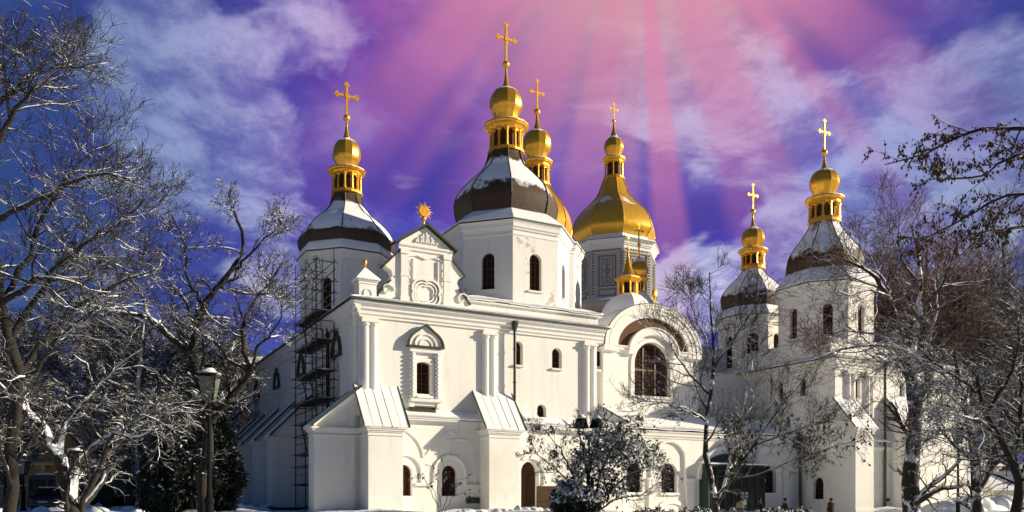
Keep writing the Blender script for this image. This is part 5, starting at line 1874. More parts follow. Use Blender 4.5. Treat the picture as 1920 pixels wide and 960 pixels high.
def snow_on(tb, P, Rd, k, keep=.8, fat=.75, lift=.55, lo=.0, mins=.0):
    """Snow lying along the upper side of branches, thickest where they run level."""
    N, n, _ = P.shape
    sel = RNG.random(N) < keep
    P, Rd = P[sel], Rd[sel]
    if len(P) == 0:
        return
    T = np.gradient(P, axis=1)
    T /= np.linalg.norm(T, axis=2, keepdims=True) + 1e-9
    lev = np.sqrt(np.clip(1 - T[..., 2] ** 2, 0, 1))
    pat = RNG.random((len(P), n))
    pat = np.clip((pat - lo) / (1 - lo), 0, 1) ** .6
    r = (Rd * fat + mins) * lev * pat
    r[:, 0] *= .3
    r[:, -1] *= .3
    Q = P.copy()
    Q[..., 2] += Rd * lift + r * .35
    tb.add(Q, r + 1e-4, k)


def leaves_mesh(name, C, size, mat, parent, hang=0.0, narrow=.5):
    """Small folded leaf quads at points C."""
    n = len(C)
    a = RNG.normal(size=(n, 3))
    a[:, 2] -= hang * 2
    a /= np.linalg.norm(a, axis=1, keepdims=True)
    b = np.cross(a, RNG.normal(size=(n, 3)))
    b /= np.linalg.norm(b, axis=1, keepdims=True)
    s = size * (.6 + .8 * RNG.random((n, 1)))
    V = np.stack([C, C + a * s * .5 + b * s * narrow * .5, C + a * s, C + a * s * .5 - b * s * narrow * .5], axis=1).reshape(-1, 3)
    Q = np.arange(n * 4).reshape(n, 4)
    return link(name, quad_mesh(name, V, Q, mat, False), parent)


def tree(name, label, cat, base, limbs, spec, group=None, bark='bark', twig='twig', snow=1.0, twig_snow=.5, leaf=None, wob=.8, rmin=.005, snow_min=.004):
    """limbs: (points relative to base, start radius, end radius); spec: one tuple per order of branching."""
    x, y = base
    z = ground_z(x, y)
    o = thing(name, label, cat, (x, y, z), 0, group)
    tb, cb, sb = Tubes(), Tubes(), Tubes()
    n = 14
    P = np.stack([resample(q, n) for q, _, _ in limbs])
    P[:, 1:-1] += RNG.normal(size=P[:, 1:-1].shape) * .03 * wob * np.array([1, 1, .5])
    Rd = np.stack([np.linspace(a, b, n) for _, a, b in limbs])
    Rd = Rd * (1 + .10 * RNG.normal(size=Rd.shape) * wob)
    tb.add(P, Rd, 9)
    if snow:
        snow_on(sb, P, Rd, 6, 1.0, .92 * snow, .55, .0)
    tips = []
    cur = [(P, Rd)]
    A, B = P, Rd
    for lv, (m, lmin, lmax, ang, up, npts, wig, rr, t0) in enumerate(spec):
        A, B = grow(A, B, m, lmin, lmax, ang, up, npts, wig, rr, t0, rmin=rmin)
        (cb if lv else tb).add(A, B, 5 if lv == 0 else (4 if lv == 1 else 3))
        if snow:
            if lv == 0:
                snow_on(sb, A, B, 5, .95, 1.05 * snow, .6, .05, snow_min * 2)
            elif twig_snow:
                snow_on(sb, A, B, 3, twig_snow, 1.0 * snow, .5, .30, snow_min * 1.4)
        tips.append(A)
    tr = tb.build('trunk', bark, o)
    cr = cb.build('crown', twig, o)
    if snow:
        sb.build('snow', 'snow', o, 'stuff')
    if leaf:
        lmat, cnt, size, hang, zlo, zhi = leaf
        C = tips[-1].reshape(-1, 3)
        C = C[(C[:, 2] > zlo) & (C[:, 2] < zhi)]
        if len(C):
            C = C[RNG.integers(0, len(C), cnt)]
            leaves_mesh('leaves', C, size, lmat, o, hang)['kind'] = 'stuff'
    return o


LAMP_TREE = ((-8.18, 22), [([(0.03, 0.0, -0.2), (-0.03, 0.0, 0.55), (-0.09, 0.0, 1.33), (0.03, 0.0, 2.11), (0.07, 0.0, 2.83), (-0.07, 0.0, 3.4), (-0.2, 0.0, 3.97), (-0.36, 0.0, 4.54), (-0.4, 0.0, 5.04)], 0.17, 0.12), ([(-0.4, 0.0, 4.96), (-0.31, 0.11, 5.51), (-0.11, 0.23, 6.1), (0.2, 0.34, 6.67), (0.6, 0.46, 7.22), (0.83, 0.57, 7.74), (0.74, 0.69, 8.24), (0.48, 0.8, 8.88)], 0.105, 0.03), ([(-0.4, 0.0, 4.75), (-0.8, -0.2, 5.08), (-1.18, -0.4, 5.51), (-1.44, -0.6, 5.65), (-2.01, -0.8, 5.68), (-2.58, -1.0, 5.82), (-3.08, -1.2, 5.89)], 0.09, 0.025), ([(0.17, 0.0, 2.97), (0.63, -0.13, 3.51), (1.13, -0.27, 4.02), (1.37, -0.4, 4.34)], 0.1, 0.085), ([(1.37, -0.4, 4.34), (1.08, -0.2, 4.79), (0.98, 0.0, 5.53), (1.2, 0.2, 6.18), (1.6, 0.4, 6.82), (1.91, 0.6, 7.39)], 0.075, 0.02), ([(1.31, -0.3, 4.25), (0.77, -0.47, 4.51), (0.46, -0.65, 5.04), (0.09, -0.82, 5.11), (-0.23, -1.0, 5.53)], 0.05, 0.02), ([(0.06, 0.0, 3.4), (-0.51, -0.27, 3.82), (-0.83, -0.53, 3.65), (-1.05, -0.8, 3.37)], 0.055, 0.035), ([(-0.31, 0.0, 5.46), (-0.58, 0.33, 6.08), (-0.91, 0.67, 6.53), (-1.44, 1.0, 7.03)], 0.06, 0.02), ([(1.34, -0.4, 4.29), (1.62, -0.73, 4.82), (2.19, -1.07, 5.25), (2.48, -1.4, 5.96)], 0.045, 0.012), ([(0.6, 0.5, 7.17), (1.05, 0.33, 7.53), (1.62, 0.17, 7.96), (2.05, 0.0, 8.38)], 0.04, 0.012), ([(-0.11, 0.2, 6.08), (-0.51, -0.07, 6.82), (-0.44, -0.33, 7.67), (-0.66, -0.6, 8.24)], 0.045, 0.014), ([(0.2, 0.4, 6.67), (0.91, 0.73, 6.53), (1.48, 1.07, 6.67), (2.19, 1.4, 7.1)], 0.04, 0.012), ([(-1.08, -0.8, 5.42), (-1.51, -0.43, 6.25), (-1.94, -0.07, 6.67), (-2.22, 0.3, 7.39)], 0.045, 0.012)])
APPLE_TREE = ((-10.03, 19), [([(0.06, 0.0, -0.2), (-0.04, -0.09, 0.82), (-0.18, -0.17, 1.43), (-0.28, -0.26, 2.23), (-0.62, -0.34, 2.79), (-1.11, -0.43, 3.4), (-1.66, -0.51, 3.53), (-2.15, -0.6, 3.34)], 0.2, 0.04), ([(0.01, -0.1, 0.82), (-0.14, 0.02, 1.43), (-0.06, 0.13, 1.99), (0.25, 0.25, 2.42), (0.98, 0.37, 2.91), (1.91, 0.48, 3.4), (2.65, 0.6, 3.53)], 0.09, 0.02), ([(0.06, 0.0, 0.7), (0.16, -0.16, 1.06), (0.63, -0.32, 1.8), (1.07, -0.48, 2.7), (1.72, -0.64, 2.48), (2.28, -0.8, 2.85)], 0.09, 0.02), ([(0.18, 0.0, 1.06), (0.49, 0.23, 1.62), (0.55, 0.45, 2.23), (0.86, 0.68, 2.85), (1.29, 0.9, 3.46)], 0.07, 0.02), ([(-0.28, -0.2, 2.23), (-0.37, 0.1, 2.85), (0.06, 0.4, 3.59), (0.43, 0.7, 4.2), (1.05, 1.0, 4.82)], 0.07, 0.018), ([(-0.55, -0.4, 2.75), (-0.8, -0.6, 2.11), (-1.17, -0.8, 2.23), (-1.48, -1.0, 2.48)], 0.04, 0.02)])
EDGE_TREE = ((-8.02, 13), [([(0.0, 0.0, -0.2), (0.06, 0.0, 1.24), (0.14, 0.0, 1.83), (0.08, 0.0, 2.42), (0.25, 0.0, 2.93), (0.27, 0.0, 3.43), (0.1, 0.0, 3.94), (-0.03, 0.0, 4.61), (-0.24, 0.0, 5.96), (-0.32, 0.0, 7.64)], 0.11, 0.04), ([(0.19, 0.0, 3.26), (0.45, 0.16, 3.94), (0.73, 0.32, 4.27), (0.9, 0.48, 4.61), (1.36, 0.64, 4.95), (2.04, 0.8, 5.29)], 0.06, 0.015), ([(-0.07, 0.0, 4.44), (0.35, -0.15, 4.74), (0.77, -0.3, 4.86), (1.36, -0.45, 5.18), (1.8, -0.6, 5.5)], 0.06, 0.015), ([(0.1, 0.0, 3.94), (0.31, 0.2, 4.53), (0.56, 0.4, 5.2), (0.86, 0.6, 5.62), (1.45, 0.8, 6.04), (1.78, 1.0, 6.55)], 0.055, 0.012), ([(-0.15, -0.3, 2.84), (0.27, -0.47, 3.05), (0.86, -0.65, 3.39), (1.28, -0.82, 3.81), (1.91, -1.0, 4.19)], 0.05, 0.012), ([(-0.24, 0.0, 5.79), (0.27, 0.15, 6.13), (0.86, 0.3, 6.55), (1.45, 0.45, 6.8), (1.91, 0.6, 6.63)], 0.05, 0.012), ([(-0.28, 0.0, 6.8), (0.19, -0.15, 7.39), (0.69, -0.3, 7.81), (1.2, -0.45, 8.06), (1.62, -0.6, 7.98)], 0.045, 0.01), ([(-0.32, 0.0, 7.47), (0.1, 0.27, 8.15), (0.44, 0.53, 8.57), (0.86, 0.8, 8.82)], 0.04, 0.01), ([(-0.07, 0.1, 4.61), (0.19, 0.36, 5.45), (0.27, 0.62, 6.13), (0.44, 0.88, 6.8), (0.86, 1.14, 7.47), (1.2, 1.4, 7.73)], 0.05, 0.01), ([(-0.28, 0.0, 6.97), (0.02, -0.33, 7.98), (0.27, -0.67, 8.82), (0.52, -1.0, 9.41)], 0.04, 0.01)])
PLANE_TREE = ((16.52, 34), [([(0.07, 0.0, -0.2), (0.0, 0.0, 1.1), (-0.09, 0.0, 2.42), (0.09, 0.0, 4.18), (0.13, 0.0, 5.83), (-0.07, 0.0, 6.93), (-0.4, 0.0, 7.81)], 0.36, 0.24), ([(-0.4, 0.0, 7.7), (-0.62, -0.25, 8.54), (-1.06, -0.5, 9.35), (-1.37, -0.75, 9.9), (-1.94, -1.0, 10.52), (-2.86, -1.25, 11.0), (-3.85, -1.5, 11.22)], 0.17, 0.03), ([(-0.13, 0.0, 6.82), (0.18, 0.24, 8.03), (0.51, 0.48, 9.35), (0.7, 0.72, 11.0), (0.62, 0.96, 12.77), (0.44, 1.2, 13.65)], 0.15, 0.03), ([(-0.57, 0.0, 7.7), (-1.21, -0.5, 7.88), (-2.31, -1.0, 7.81), (-3.63, -1.5, 7.53), (-4.84, -2.0, 7.04)], 0.09, 0.02), ([(0.11, 0.0, 6.05), (-0.66, -0.33, 7.04), (-1.1, -0.67, 7.37), (-1.54, -1.0, 7.04)], 0.1, 0.05), ([(0.04, 0.0, 7.04), (0.99, 0.67, 8.14), (1.76, 1.33, 9.79), (1.98, 2.0, 11.22)], 0.11, 0.02), ([(-1.01, -0.5, 9.24), (-0.99, 0.0, 10.34), (-1.32, 0.5, 11.44), (-1.54, 1.0, 12.33)], 0.07, 0.015), ([(-1.32, -0.8, 9.79), (-2.42, -1.53, 9.9), (-3.52, -2.27, 9.46), (-4.62, -3.0, 9.68)], 0.06, 0.012), ([(0.55, 0.6, 9.46), (1.32, 0.07, 10.56), (1.54, -0.47, 11.89), (1.98, -1.0, 12.77)], 0.07, 0.015), ([(-0.44, 0.0, 8.14), (-1.54, 0.5, 8.58), (-2.42, 1.0, 8.8), (-3.3, 1.5, 8.47)], 0.06, 0.012), ([(0.62, 0.8, 10.78), (-0.22, 0.53, 11.67), (-0.44, 0.27, 12.77), (-0.88, -0.0, 13.43)], 0.06, 0.014)])
FORKED_TREE = ((17.02, 30), [([(0.04, 0.0, -0.2), (-0.08, 0.0, 1.15), (-0.08, 0.0, 2.22), (-0.19, 0.0, 3.19), (-0.39, 0.0, 4.46), (-0.7, 0.0, 5.82), (-0.89, 0.0, 6.98)], 0.26, 0.05), ([(-0.04, 0.0, 2.03), (0.27, -0.25, 2.86), (0.82, -0.5, 3.52), (1.34, -0.75, 4.46), (1.73, -1.0, 5.43)], 0.16, 0.05), ([(-0.27, 0.0, 3.48), (0.27, 0.4, 4.26), (0.47, 0.8, 5.43), (0.85, 1.2, 6.59)], 0.11, 0.03), ([(-0.35, 0.0, 4.26), (-0.99, -0.5, 5.04), (-1.77, -1.0, 5.43), (-2.64, -1.5, 5.52)], 0.07, 0.02), ([(-0.6, 0.0, 5.43), (-1.28, 0.5, 6.4), (-1.96, 1.0, 6.98), (-2.64, 1.5, 7.37)], 0.06, 0.02), ([(-0.12, 0.0, 3.1), (-0.7, -0.6, 3.68), (-1.38, -1.2, 3.97), (-2.06, -1.8, 4.16)], 0.06, 0.015)])
RIGHT_TREE = ((16.03, 26), [([(0.0, 0.0, -0.2), (-0.12, 0.0, 1.13), (0.0, 0.0, 2.14), (-0.29, 0.0, 2.98), (-0.84, 0.0, 3.91), (-1.21, 0.0, 4.75), (-1.38, 0.0, 5.76)], 0.2, 0.05), ([(-0.2, 0.0, 2.81), (0.13, 0.33, 3.57), (0.47, 0.67, 4.58), (0.64, 1.0, 5.76)], 0.13, 0.04), ([(-0.74, 0.0, 3.7), (-1.55, -0.47, 4.08), (-2.22, -0.93, 4.08), (-2.9, -1.4, 4.33)], 0.06, 0.015), ([(-1.04, 0.0, 4.33), (-0.54, -0.27, 5.25), (-0.37, -0.53, 6.26), (-0.54, -0.8, 7.27)], 0.07, 0.02), ([(-1.21, 0.0, 4.92), (-1.89, 0.4, 5.59), (-2.39, 0.8, 6.1), (-2.9, 1.2, 6.94)], 0.06, 0.015)])
ASH_TREE = ((10.88, 15), [([(0.0, 0.0, -0.2), (0.0, 0.0, 1.96), (-0.1, 0.0, 3.91), (-0.19, 0.0, 5.85), (-0.29, 0.0, 7.31), (-0.49, 0.0, 8.28)], 0.24, 0.1), ([(-0.19, 0.0, 6.82), (-0.78, 0.03, 8.18), (-1.55, 0.07, 8.45), (-2.23, 0.1, 8.41), (-2.82, 0.13, 8.2), (-3.5, 0.17, 7.89), (-4.0, 0.2, 7.79)], 0.06, 0.01), ([(-0.19, 0.0, 6.04), (-0.87, -0.16, 7.6), (-1.55, -0.32, 7.87), (-2.14, -0.48, 7.6), (-2.82, -0.64, 7.19), (-3.69, -0.8, 7.13)], 0.055, 0.01), ([(-0.15, 0.0, 5.27), (-0.78, 0.16, 6.82), (-1.46, 0.32, 7.36), (-2.14, 0.48, 7.06), (-2.72, 0.64, 6.72), (-3.11, 0.8, 6.53)], 0.05, 0.01), ([(-0.15, 0.0, 4.88), (-0.87, -0.12, 6.14), (-1.55, -0.25, 6.53), (-2.14, -0.38, 6.43), (-2.72, -0.5, 6.29)], 0.045, 0.01)])
MAPLE_TREE = ((8.98, 36), [([(0.07, 0.0, -0.2), (0.0, 0.0, 0.71), (-0.26, 0.0, 2.23), (-0.56, 0.0, 3.62), (-0.49, 0.0, 5.02), (-0.12, 0.0, 6.89), (-0.19, 0.0, 8.75), (-0.3, 0.0, 10.15), (-0.35, 0.0, 11.32)], 0.17, 0.02), ([(0.02, 0.0, 1.18), (0.63, -0.3, 2.46), (1.33, -0.6, 3.62), (2.03, -0.9, 4.79), (2.91, -1.2, 5.96), (3.61, -1.5, 6.89)], 0.085, 0.015), ([(0.02, 0.0, 1.06), (0.54, 0.38, 2.58), (0.96, 0.75, 4.09), (1.56, 1.12, 5.96), (1.98, 1.5, 7.82)], 0.08, 0.015), ([(-0.49, 0.0, 4.79), (-1.4, -0.5, 5.26), (-2.56, -1.0, 5.49), (-3.61, -1.5, 5.26)], 0.06, 0.012), ([(-0.3, 0.0, 5.96), (-1.28, 0.4, 7.12), (-1.98, 0.8, 8.29), (-2.45, 1.2, 8.99)], 0.07, 0.012), ([(-0.16, 0.0, 7.12), (0.58, -0.4, 8.29), (1.28, -0.8, 9.45), (1.52, -1.2, 10.15)], 0.06, 0.012), ([(0.47, 0.0, 2.23), (1.75, -0.5, 2.46), (3.15, -1.0, 3.16), (5.01, -1.5, 3.74)], 0.05, 0.012), ([(-0.23, 0.0, 7.82), (-0.82, 0.27, 9.22), (-1.05, 0.53, 10.15), (-1.28, 0.8, 10.85)], 0.05, 0.01), ([(1.28, -0.5, 3.62), (2.45, -1.0, 4.09), (3.61, -1.5, 4.56), (4.78, -2.0, 4.79)], 0.05, 0.012)])
BUSH = ((3.25, 33), [([(0.0, 0.0, -0.2), (-0.04, 0.1, -0.03), (-0.17, 0.2, 1.26), (-0.36, 0.3, 2.33), (-0.58, 0.4, 3.39)], 0.08, 0.02), ([(-0.04, 0.0, -0.13), (-0.68, -0.27, 0.94), (-1.54, -0.53, 1.68), (-2.39, -0.8, 2.33)], 0.045, 0.012), ([(0.0, 0.0, -0.03), (0.6, -0.3, 0.83), (1.45, -0.6, 1.47), (2.42, -0.9, 1.9)], 0.055, 0.012), ([(-0.04, 0.0, 0.19), (0.28, 0.2, 1.47), (0.81, 0.4, 2.54), (1.45, 0.6, 3.39)], 0.05, 0.012), ([(-0.09, 0.0, 0.4), (-0.79, 0.23, 1.47), (-1.33, 0.47, 2.54), (-1.97, 0.7, 3.39)], 0.045, 0.012), ([(0.02, 0.0, -0.13), (0.92, 0.1, 0.51), (1.88, 0.2, 0.62), (2.74, 0.3, 1.15)], 0.04, 0.012), ([(-0.17, 0.0, 1.26), (-0.04, -0.17, 2.33), (0.28, -0.33, 3.18), (0.38, -0.5, 3.72)], 0.04, 0.012)])
SHRUB = ((-2.71, 31), [([(0.0, 0.0, -0.2), (-0.06, -0.07, -0.1), (-0.2, -0.15, 0.5), (-0.5, -0.22, 1.1), (-0.8, -0.3, 1.4)], 0.016, 0.006), ([(0.02, 0.0, -0.2), (0.06, 0.07, -0.0), (0.3, 0.15, 0.7), (0.66, 0.22, 1.2), (1.1, 0.3, 1.3)], 0.016, 0.006), ([(-0.02, 0.0, -0.2), (-0.06, 0.12, 0.1), (-0.26, 0.25, 0.8), (-0.7, 0.38, 1.3), (-1.2, 0.5, 1.3)], 0.014, 0.005), ([(0.02, 0.0, -0.2), (0.02, -0.1, 0.1), (0.1, -0.2, 0.9), (0.2, -0.3, 1.5), (0.1, -0.4, 2.0)], 0.014, 0.005), ([(0.02, 0.0, -0.2), (0.14, 0.0, -0.0), (0.5, 0.0, 0.6), (0.9, 0.0, 0.7), (1.41, 0.0, 0.7)], 0.014, 0.005), ([(0.02, 0.0, -0.2), (-0.02, 0.15, 0.2), (-0.1, 0.3, 1.1), (-0.3, 0.45, 1.6), (-0.5, 0.6, 1.8)], 0.014, 0.005)])

# (children per branch, shortest, longest, angle, lift, points, wander, thickness ratio, first position)
tree('branching_tree', 'crooked snow laden tree behind the tall lantern post at left', 'tree', *LAMP_TREE,
     [(10, .6, 1.4, 54, .10, 7, .26, .50, .12), (9, .28, .75, 48, .05, 6, .28, .45, .12), (5, .10, .28, 46, .03, 4, .28, .6, .2)], snow=1.15, twig_snow=.30)
tree('apple_tree', 'low spreading snowy tree with several trunks at lower left', 'tree', *APPLE_TREE,
     [(13, .6, 1.6, 58, .05, 7, .26, .45, .18), (10, .3, .8, 50, .02, 6, .28, .45, .12), (5, .10, .30, 50, .02, 4, .28, .6, .2)], bark='bark_snowy', snow=1.1, twig_snow=.34)
tree('tall_edge_tree', 'tall leaning tree whose snowy branches fill the upper left edge', 'tree', *EDGE_TREE,
     [(14, .5, 1.5, 50, .08, 8, .17, .42, .15), (9, .3, .8, 44, .06, 6, .20, .45, .12), (5, .14, .38, 42, .05, 4, .2, .6, .2)], snow=1.1, twig_snow=.18, rmin=.0035, snow_min=.002)
tree('plane_tree', 'thick mottled trunk tree before the right block of the cathedral', 'tree', *PLANE_TREE,
     [(11, 1.2, 3.2, 50, .07, 8, .18, .42, .15), (8, .6, 1.6, 45, .05, 7, .20, .42, .12), (5, .25, .7, 42, .04, 4, .2, .6, .2)], bark='bark_snowy', twig='twig_red', snow=.8, twig_snow=.06, rmin=.006)
tree('forked_tree', 'forked tree with dense snowy twigs right of the far lantern post', 'tree', *FORKED_TREE,
     [(13, 1.0, 2.8, 60, .02, 8, .16, .42, .15), (10, .5, 1.3, 52, .0, 6, .2, .42, .1), (5, .2, .55, 48, .0, 4, .2, .6, .15)], bark='bark_snowy', snow=1.1, twig_snow=.40, rmin=.006)
tree('snowy_tree', 'dark trunk tree with dense snowy twigs at the right edge', 'tree', *RIGHT_TREE,
     [(13, .9, 2.6, 60, .0, 8, .16, .42, .15), (10, .5, 1.2, 52, .0, 6, .2, .42, .1), (5, .2, .5, 48, .0, 4, .2, .6, .15)], snow=1.1, twig_snow=.38, rmin=.006)
ash = tree('ash_tree', 'tree reaching in from the right with brown hanging seed bunches', 'tree', *ASH_TREE,
           [(26, .30, 1.0, 46, .02, 7, .17, .45, .25), (7, .12, .38, 50, -.02, 5, .18, .5, .2)], twig='twig_red', snow=.4, twig_snow=0, leaf=('seed', 9000, .055, 1.6, 3, 12), rmin=.004)
tree('maple_tree', 'slender multi stemmed tree with a few withered leaves before the gallery', 'tree', *MAPLE_TREE,
     [(14, 1.0, 2.6, 46, .08, 8, .15, .45, .12), (10, .5, 1.3, 42, .06, 6, .18, .42, .12), (5, .2, .6, 38, .06, 4, .18, .6, .2)], bark='bark_snowy', snow=1.1, twig_snow=.22, leaf=('leaf_olive', 1100, .15, .7, 1.4, 5.0), rmin=.006)
tree('leafy_bush', 'round bush with drooping dark leaves and snowy stems in the middle', 'bush', *BUSH,
     [(12, .5, 1.4, 44, .04, 7, .16, .5, .12), (8, .25, .7, 42, .0, 5, .2, .5, .2), (4, .12, .32, 40, .0, 4, .2, .6, .2)], snow=1.2, twig_snow=.6, leaf=('leaf_dark', 1000, .13, 1.0, 1.2, 4.8))
tree('twiggy_shrub', 'small bare twiggy shrub below the two arched windows', 'shrub', *SHRUB,
     [(5, .15, .5, 28, .04, 6, .12, .6, .3), (3, .1, .25, 30, .0, 4, .16, .6, .3)], twig='twig', snow=1.0, twig_snow=.5, leaf=('leaf_dark', 70, .12, 1.2, .3, 2.2), rmin=.0045)

# ---------------------------------------------------------------- trees beyond
def far_tree(name, label, cat, x, y, h, seed, group, red=False, spread=1.0, snowy=.3):
    global RNG
    RNG = np.random.default_rng(seed)
    rr = np.random.default_rng(seed + 50)
    limbs = []
    z1 = h * .62
    wob_ = rr.normal(size=4) * .35
    limbs.append(([(0, 0, -.3), (wob_[0] * .5, wob_[1] * .5, h * .25), (wob_[0], wob_[1], h * .5), (wob_[2], wob_[3], h * .93)], h * .017, h * .003))
    for k in range(8):
        a = k * 2.4 + rr.random()
        zb = h * (.22 + .5 * k / 8)
        L_ = h * (.36 - .18 * k / 8) * spread
        limbs.append(([(0, 0, zb), (cos(a) * L_ * .4, sin(a) * L_ * .4, zb + L_ * .45), (cos(a) * L_, sin(a) * L_, zb + L_ * (.9 + .3 * rr.random()))], h * .008, h * .0022))
    return tree(name, label, cat, (x, y), limbs, [(13, h * .08, h * .22, 48, .10, 6, .16, .45, .12), (9, h * .05, h * .11, 42, .06, 5, .18, .5, .12), (4, h * .02, h * .05, 40, .05, 3, .2, .7, .2)],
                group, bark='twig_far', twig='twig_red' if red else 'twig_far', snow=.9, twig_snow=snowy, rmin=.011, snow_min=.008)


LG = 'bare trees of the park behind the left hand trees'
p1 = far_tree('park_tree', 'bare tree of the dark park thicket beyond the left hand trees', 'tree', -24, 62, 16, 1, LG, snowy=.40)
p2 = far_tree('park_tree', 'bare tree of the dark park thicket beyond the left hand trees', 'tree', -33, 66, 17, 2, LG, snowy=.40)
p3 = far_tree('park_tree', 'bare tree of the dark park thicket beyond the left hand trees', 'tree', -26, 58, 14, 3, LG, snowy=.40)
rl = random.Random(4)
for k, (x, y, s) in enumerate(((-39, 60, .9), (-43, 72, 1.1), (-28, 74, 1.05), (-36, 78, 1.2), (-25, 54, .72), (-32, 52, .8), (-29, 81, 1.15), (-50, 78, 1.2), (-46, 64, 1.0), (-26.5, 84, 1.0), (-24.5, 50, .55), (-29, 48, .62), (-36, 55, .85), (-21.5, 46, .50), (-41, 53, .8), (-30, 70, .9))):
    c = copy_tree((p1, p2, p3)[k % 3])
    c.location = (x, y, ground_z(x, y) - .1)
    c.rotation_euler = (0, 0, rl.uniform(0, 6.2))
    c.scale = (s, s, s)
RG = 'bare trees standing behind the right block'
q1 = far_tree('garden_tree', 'bare tree of the thicket beyond the right end of the cathedral', 'tree', 41, 82, 27, 7, RG, True, snowy=.10)
q2 = far_tree('garden_tree', 'bare tree of the thicket beyond the right end of the cathedral', 'tree', 46, 84, 25, 8, RG, False, .9, snowy=.3)
for k, (x, y, s) in enumerate(((43.5, 88, 1.1), (50, 86, 1.0), (48, 92, 1.15), (54, 90, 1.05), (57, 94, 1.2), (52, 80, .8), (60, 96, 1.1), (45, 95, 1.2), (47, 79, .7), (56, 84, .9))):
    c = copy_tree((q1, q2)[k % 2])
    c.location = (x, y, ground_z(x, y) - .1)
    c.rotation_euler = (0, 0, rl.uniform(0, 6.2))
    c.scale = (s, s, s)

RNG = np.random.default_rng(77)
o = thing('birch_tree', 'pale birch trunk glimpsed between the apple tree and the evergreen', 'tree', (-19.6, 43, ground_z(-19.6, 43)))
MB().tube([(0, 0, -.2), (.05, 0, 2), (-.1, 0, 4.5), (.1, 0, 7), (.3, .2, 10)], [.17, .15, .13, .10, .04], 9).build('trunk', 'birch', o, True)
cbt = Tubes()
Pq, Rq = grow(np.array([resample([(0, 0, 3), (-.1, 0, 4.5), (.1, 0, 7), (.3, .2, 10)], 12)]), np.full((1, 12), .07), 16, 1.0, 2.6, 50, -.02, 7, .12, .5, .05)
cbt.add(Pq, Rq, 4)
Pq, Rq = grow(Pq, Rq, 8, .5, 1.2, 40, -.06, 6, .14, .5, .2, rmin=.006)
cbt.add(Pq, Rq, 3)
cbt.build('crown', 'twig_far', o)


def evergreen(name, label, cat, x, y, blobs, count, leaf, mat, snow_frac=.12, drop=.5, trunk=True, base=None):
    """Needle-leaved bush: thousands of small sprays spread through several overlapping masses."""
    z = ground_z(x, y) if base is None else base
    o = thing(name, label, cat, (x, y, z))
    tot = sum(b[3] * b[4] * b[5] for b in blobs)
    pts, outs = [], []
    for cx, cy, cz, rx, ry, rz in blobs:
        n = int(count * rx * ry * rz / tot)
        d = RNG.normal(size=(n, 3))
        d /= np.linalg.norm(d, axis=1, keepdims=True)
        lump = 1 + .16 * np.sin(d[:, :1] * 7 + cx) + .14 * np.sin(d[:, 2:] * 9 + d[:, 1:2] * 6 + cz) + .10 * np.sin(d[:, 1:2] * 13)
        r = (.55 + .45 * RNG.random((n, 1)) ** .5) * lump
        pts.append(np.array([cx, cy, cz]) + d * r * np.array([rx, ry, rz]))
        outs.append(d)
    C = np.concatenate(pts)
    Dv = np.concatenate(outs)
    keep = C[:, 2] > .05
    C, Dv = C[keep], Dv[keep]
    n = len(C)
    a = Dv + RNG.normal(size=(n, 3)) * .6
    a[:, 2] -= drop
    a /= np.linalg.norm(a, axis=1, keepdims=True)
    b = np.cross(a, RNG.normal(size=(n, 3)))
    b /= np.linalg.norm(b, axis=1, keepdims=True)
    s = leaf * (.6 + .9 * RNG.random((n, 1)))
    V = np.stack([C, C + a * s * .5 + b * s * .22, C + a * s, C + a * s * .5 - b * s * .22], axis=1).reshape(-1, 3)
    link('crown', quad_mesh('crown', V, np.arange(n * 4).reshape(n, 4), mat, False), o)
    # clumps of snow resting on the outer sprays
    up = (Dv[:, 2] > .0) & (RNG.random(n) < snow_frac)
    S_ = C[up]
    m = len(S_)
    if m:
        d = RNG.normal(size=(m, 3)) * .5 + Dv[up] * np.array([1, 1, -.4])
        d[:, 2] -= .3
        d /= np.linalg.norm(d, axis=1, keepdims=True)
        ln = leaf * (.5 + 1.0 * RNG.random((m, 1)))
        P = np.stack([S_, S_ + d * ln * .33, S_ + d * ln * .66, S_ + d * ln], axis=1)
        P[..., 2] += leaf * .12
        r = leaf * .22 * (.5 + RNG.random((m, 1))) * np.array([[.3, 1, .9, .2]])
        t = Tubes()
        t.add(P, r, 5)
        t.build('snow', 'snow', o, 'stuff')
    if trunk:
        MB().tube([(blobs[0][0], blobs[0][1], -.2), (blobs[0][0], blobs[0][1], blobs[0][2])], [.14, .07], 7).build('trunk', 'bark', o)
    return o


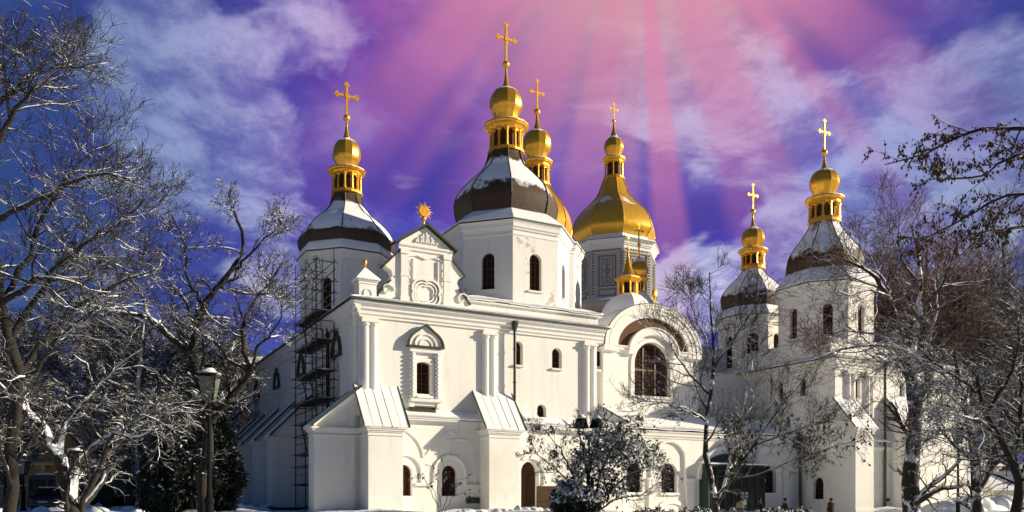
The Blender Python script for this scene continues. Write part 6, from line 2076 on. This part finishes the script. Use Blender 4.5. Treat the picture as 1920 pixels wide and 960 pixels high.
evergreen('spruce_bush', 'broad dark spruce with drooping snow dusted boughs left of the lamp', 'evergreen', -13.4, 33,
          [(0, 0, 1.9, 1.0, 1.0, 1.5), (-.7, -.2, 1.2, .65, .7, 1.1), (.6, .1, 1.5, .75, .8, 1.3), (-.2, .2, 2.9, .62, .62, .85), (.1, -.4, 1.0, .9, .65, .9)], 40000, .17, 'needles', .022, .9)
evergreen('thuja', 'dark columnar thuja beside the shaded flank right of the lamp', 'evergreen', -12.45, 35,
          [(0, 0, 2.1, .75, .75, 2.0), (.2, -.1, 1.5, .78, .75, 1.4), (-.1, 0, 3.8, .45, .45, 1.2)], 32000, .14, 'needles', .004, .3)
evergreen('evergreen_shrub', 'dark evergreen shrub behind the leafy bush with snow on top', 'shrub', 4.1, 36,
          [(-.6, 0, 1.6, .9, .8, 1.5), (.5, 0, 2.2, 1.0, .8, 1.6), (1.3, .1, 2.6, .75, .7, .9), (.2, .2, 3.2, .8, .7, .8)], 3000, .17, 'evergreen', .55, .8)
evergreen('snow_laden_shrub', 'low shrub bowed under thick blue white snow beside the middle bush', 'shrub', 2.35, 32.4,
          [(0, 0, .75, .5, .5, .6), (.55, .1, .55, .5, .5, .5), (-.35, .1, .5, .4, .4, .45)], 5000, .16, 'evergreen', .55, .5)

evergreen('low_hedge', 'low clipped hedge under lumpy snow in front of the gallery', 'hedge', 6.2, 39,
          [(.75 * k, .36 * k, .55, .55, .5, .52 + .10 * sin(2.1 * k)) for k in range(13)], 16000, .15, 'evergreen', .75, .3, trunk=False, base=.02)

# low ridge of shovelled snow and buried hedge before the walls
def lumps(name, spots, seed):
    mb = MB()
    rnd = random.Random(seed)
    for x, y, r, h in spots:
        z = ground_z(x, y)
        ph = rnd.uniform(0, 6)
        n, m = 12, 5
        vs, fs = [], []
        for j in range(m + 1):
            t = j / m * pi / 2
            for k in range(n):
                a = 2 * pi * k / n
                rr = r * cos(t) * (1 + .18 * sin(3 * a + ph) + .1 * sin(5 * a + 2 * ph))
                vs.append((x + rr * cos(a), y + rr * sin(a) * .8, z - .1 + (h + .1) * sin(t) ** .75 * (1 + .1 * sin(2 * a + ph))))
        for j in range(m):
            fs += [(j * n + k, j * n + (k + 1) % n, (j + 1) * n + (k + 1) % n, (j + 1) * n + k) for k in range(n)]
        mb.add(vs, fs)
    o = mb.build(name, 'snow', None, True, 'stuff')
    return o


rs = random.Random(9)
sp = []
for k in range(40):
    t = rs.random()
    sp.append((27 + 16 * t, 50 + 14 * t + rs.uniform(-2, 2), rs.uniform(.6, 1.6), rs.uniform(.3, .9)))
for k in range(50):
    sp.append((rs.uniform(-32, -12), rs.uniform(30, 56), rs.uniform(.3, .9), rs.uniform(.08, .28)))
for k in range(16):
    t = k / 16
    sp.append((-3.5 + 5.5 * t, 38.6 + 1.4 * t, rs.uniform(.2, .4), rs.uniform(.05, .22)))
lumps('snow_banks', sp, 3)
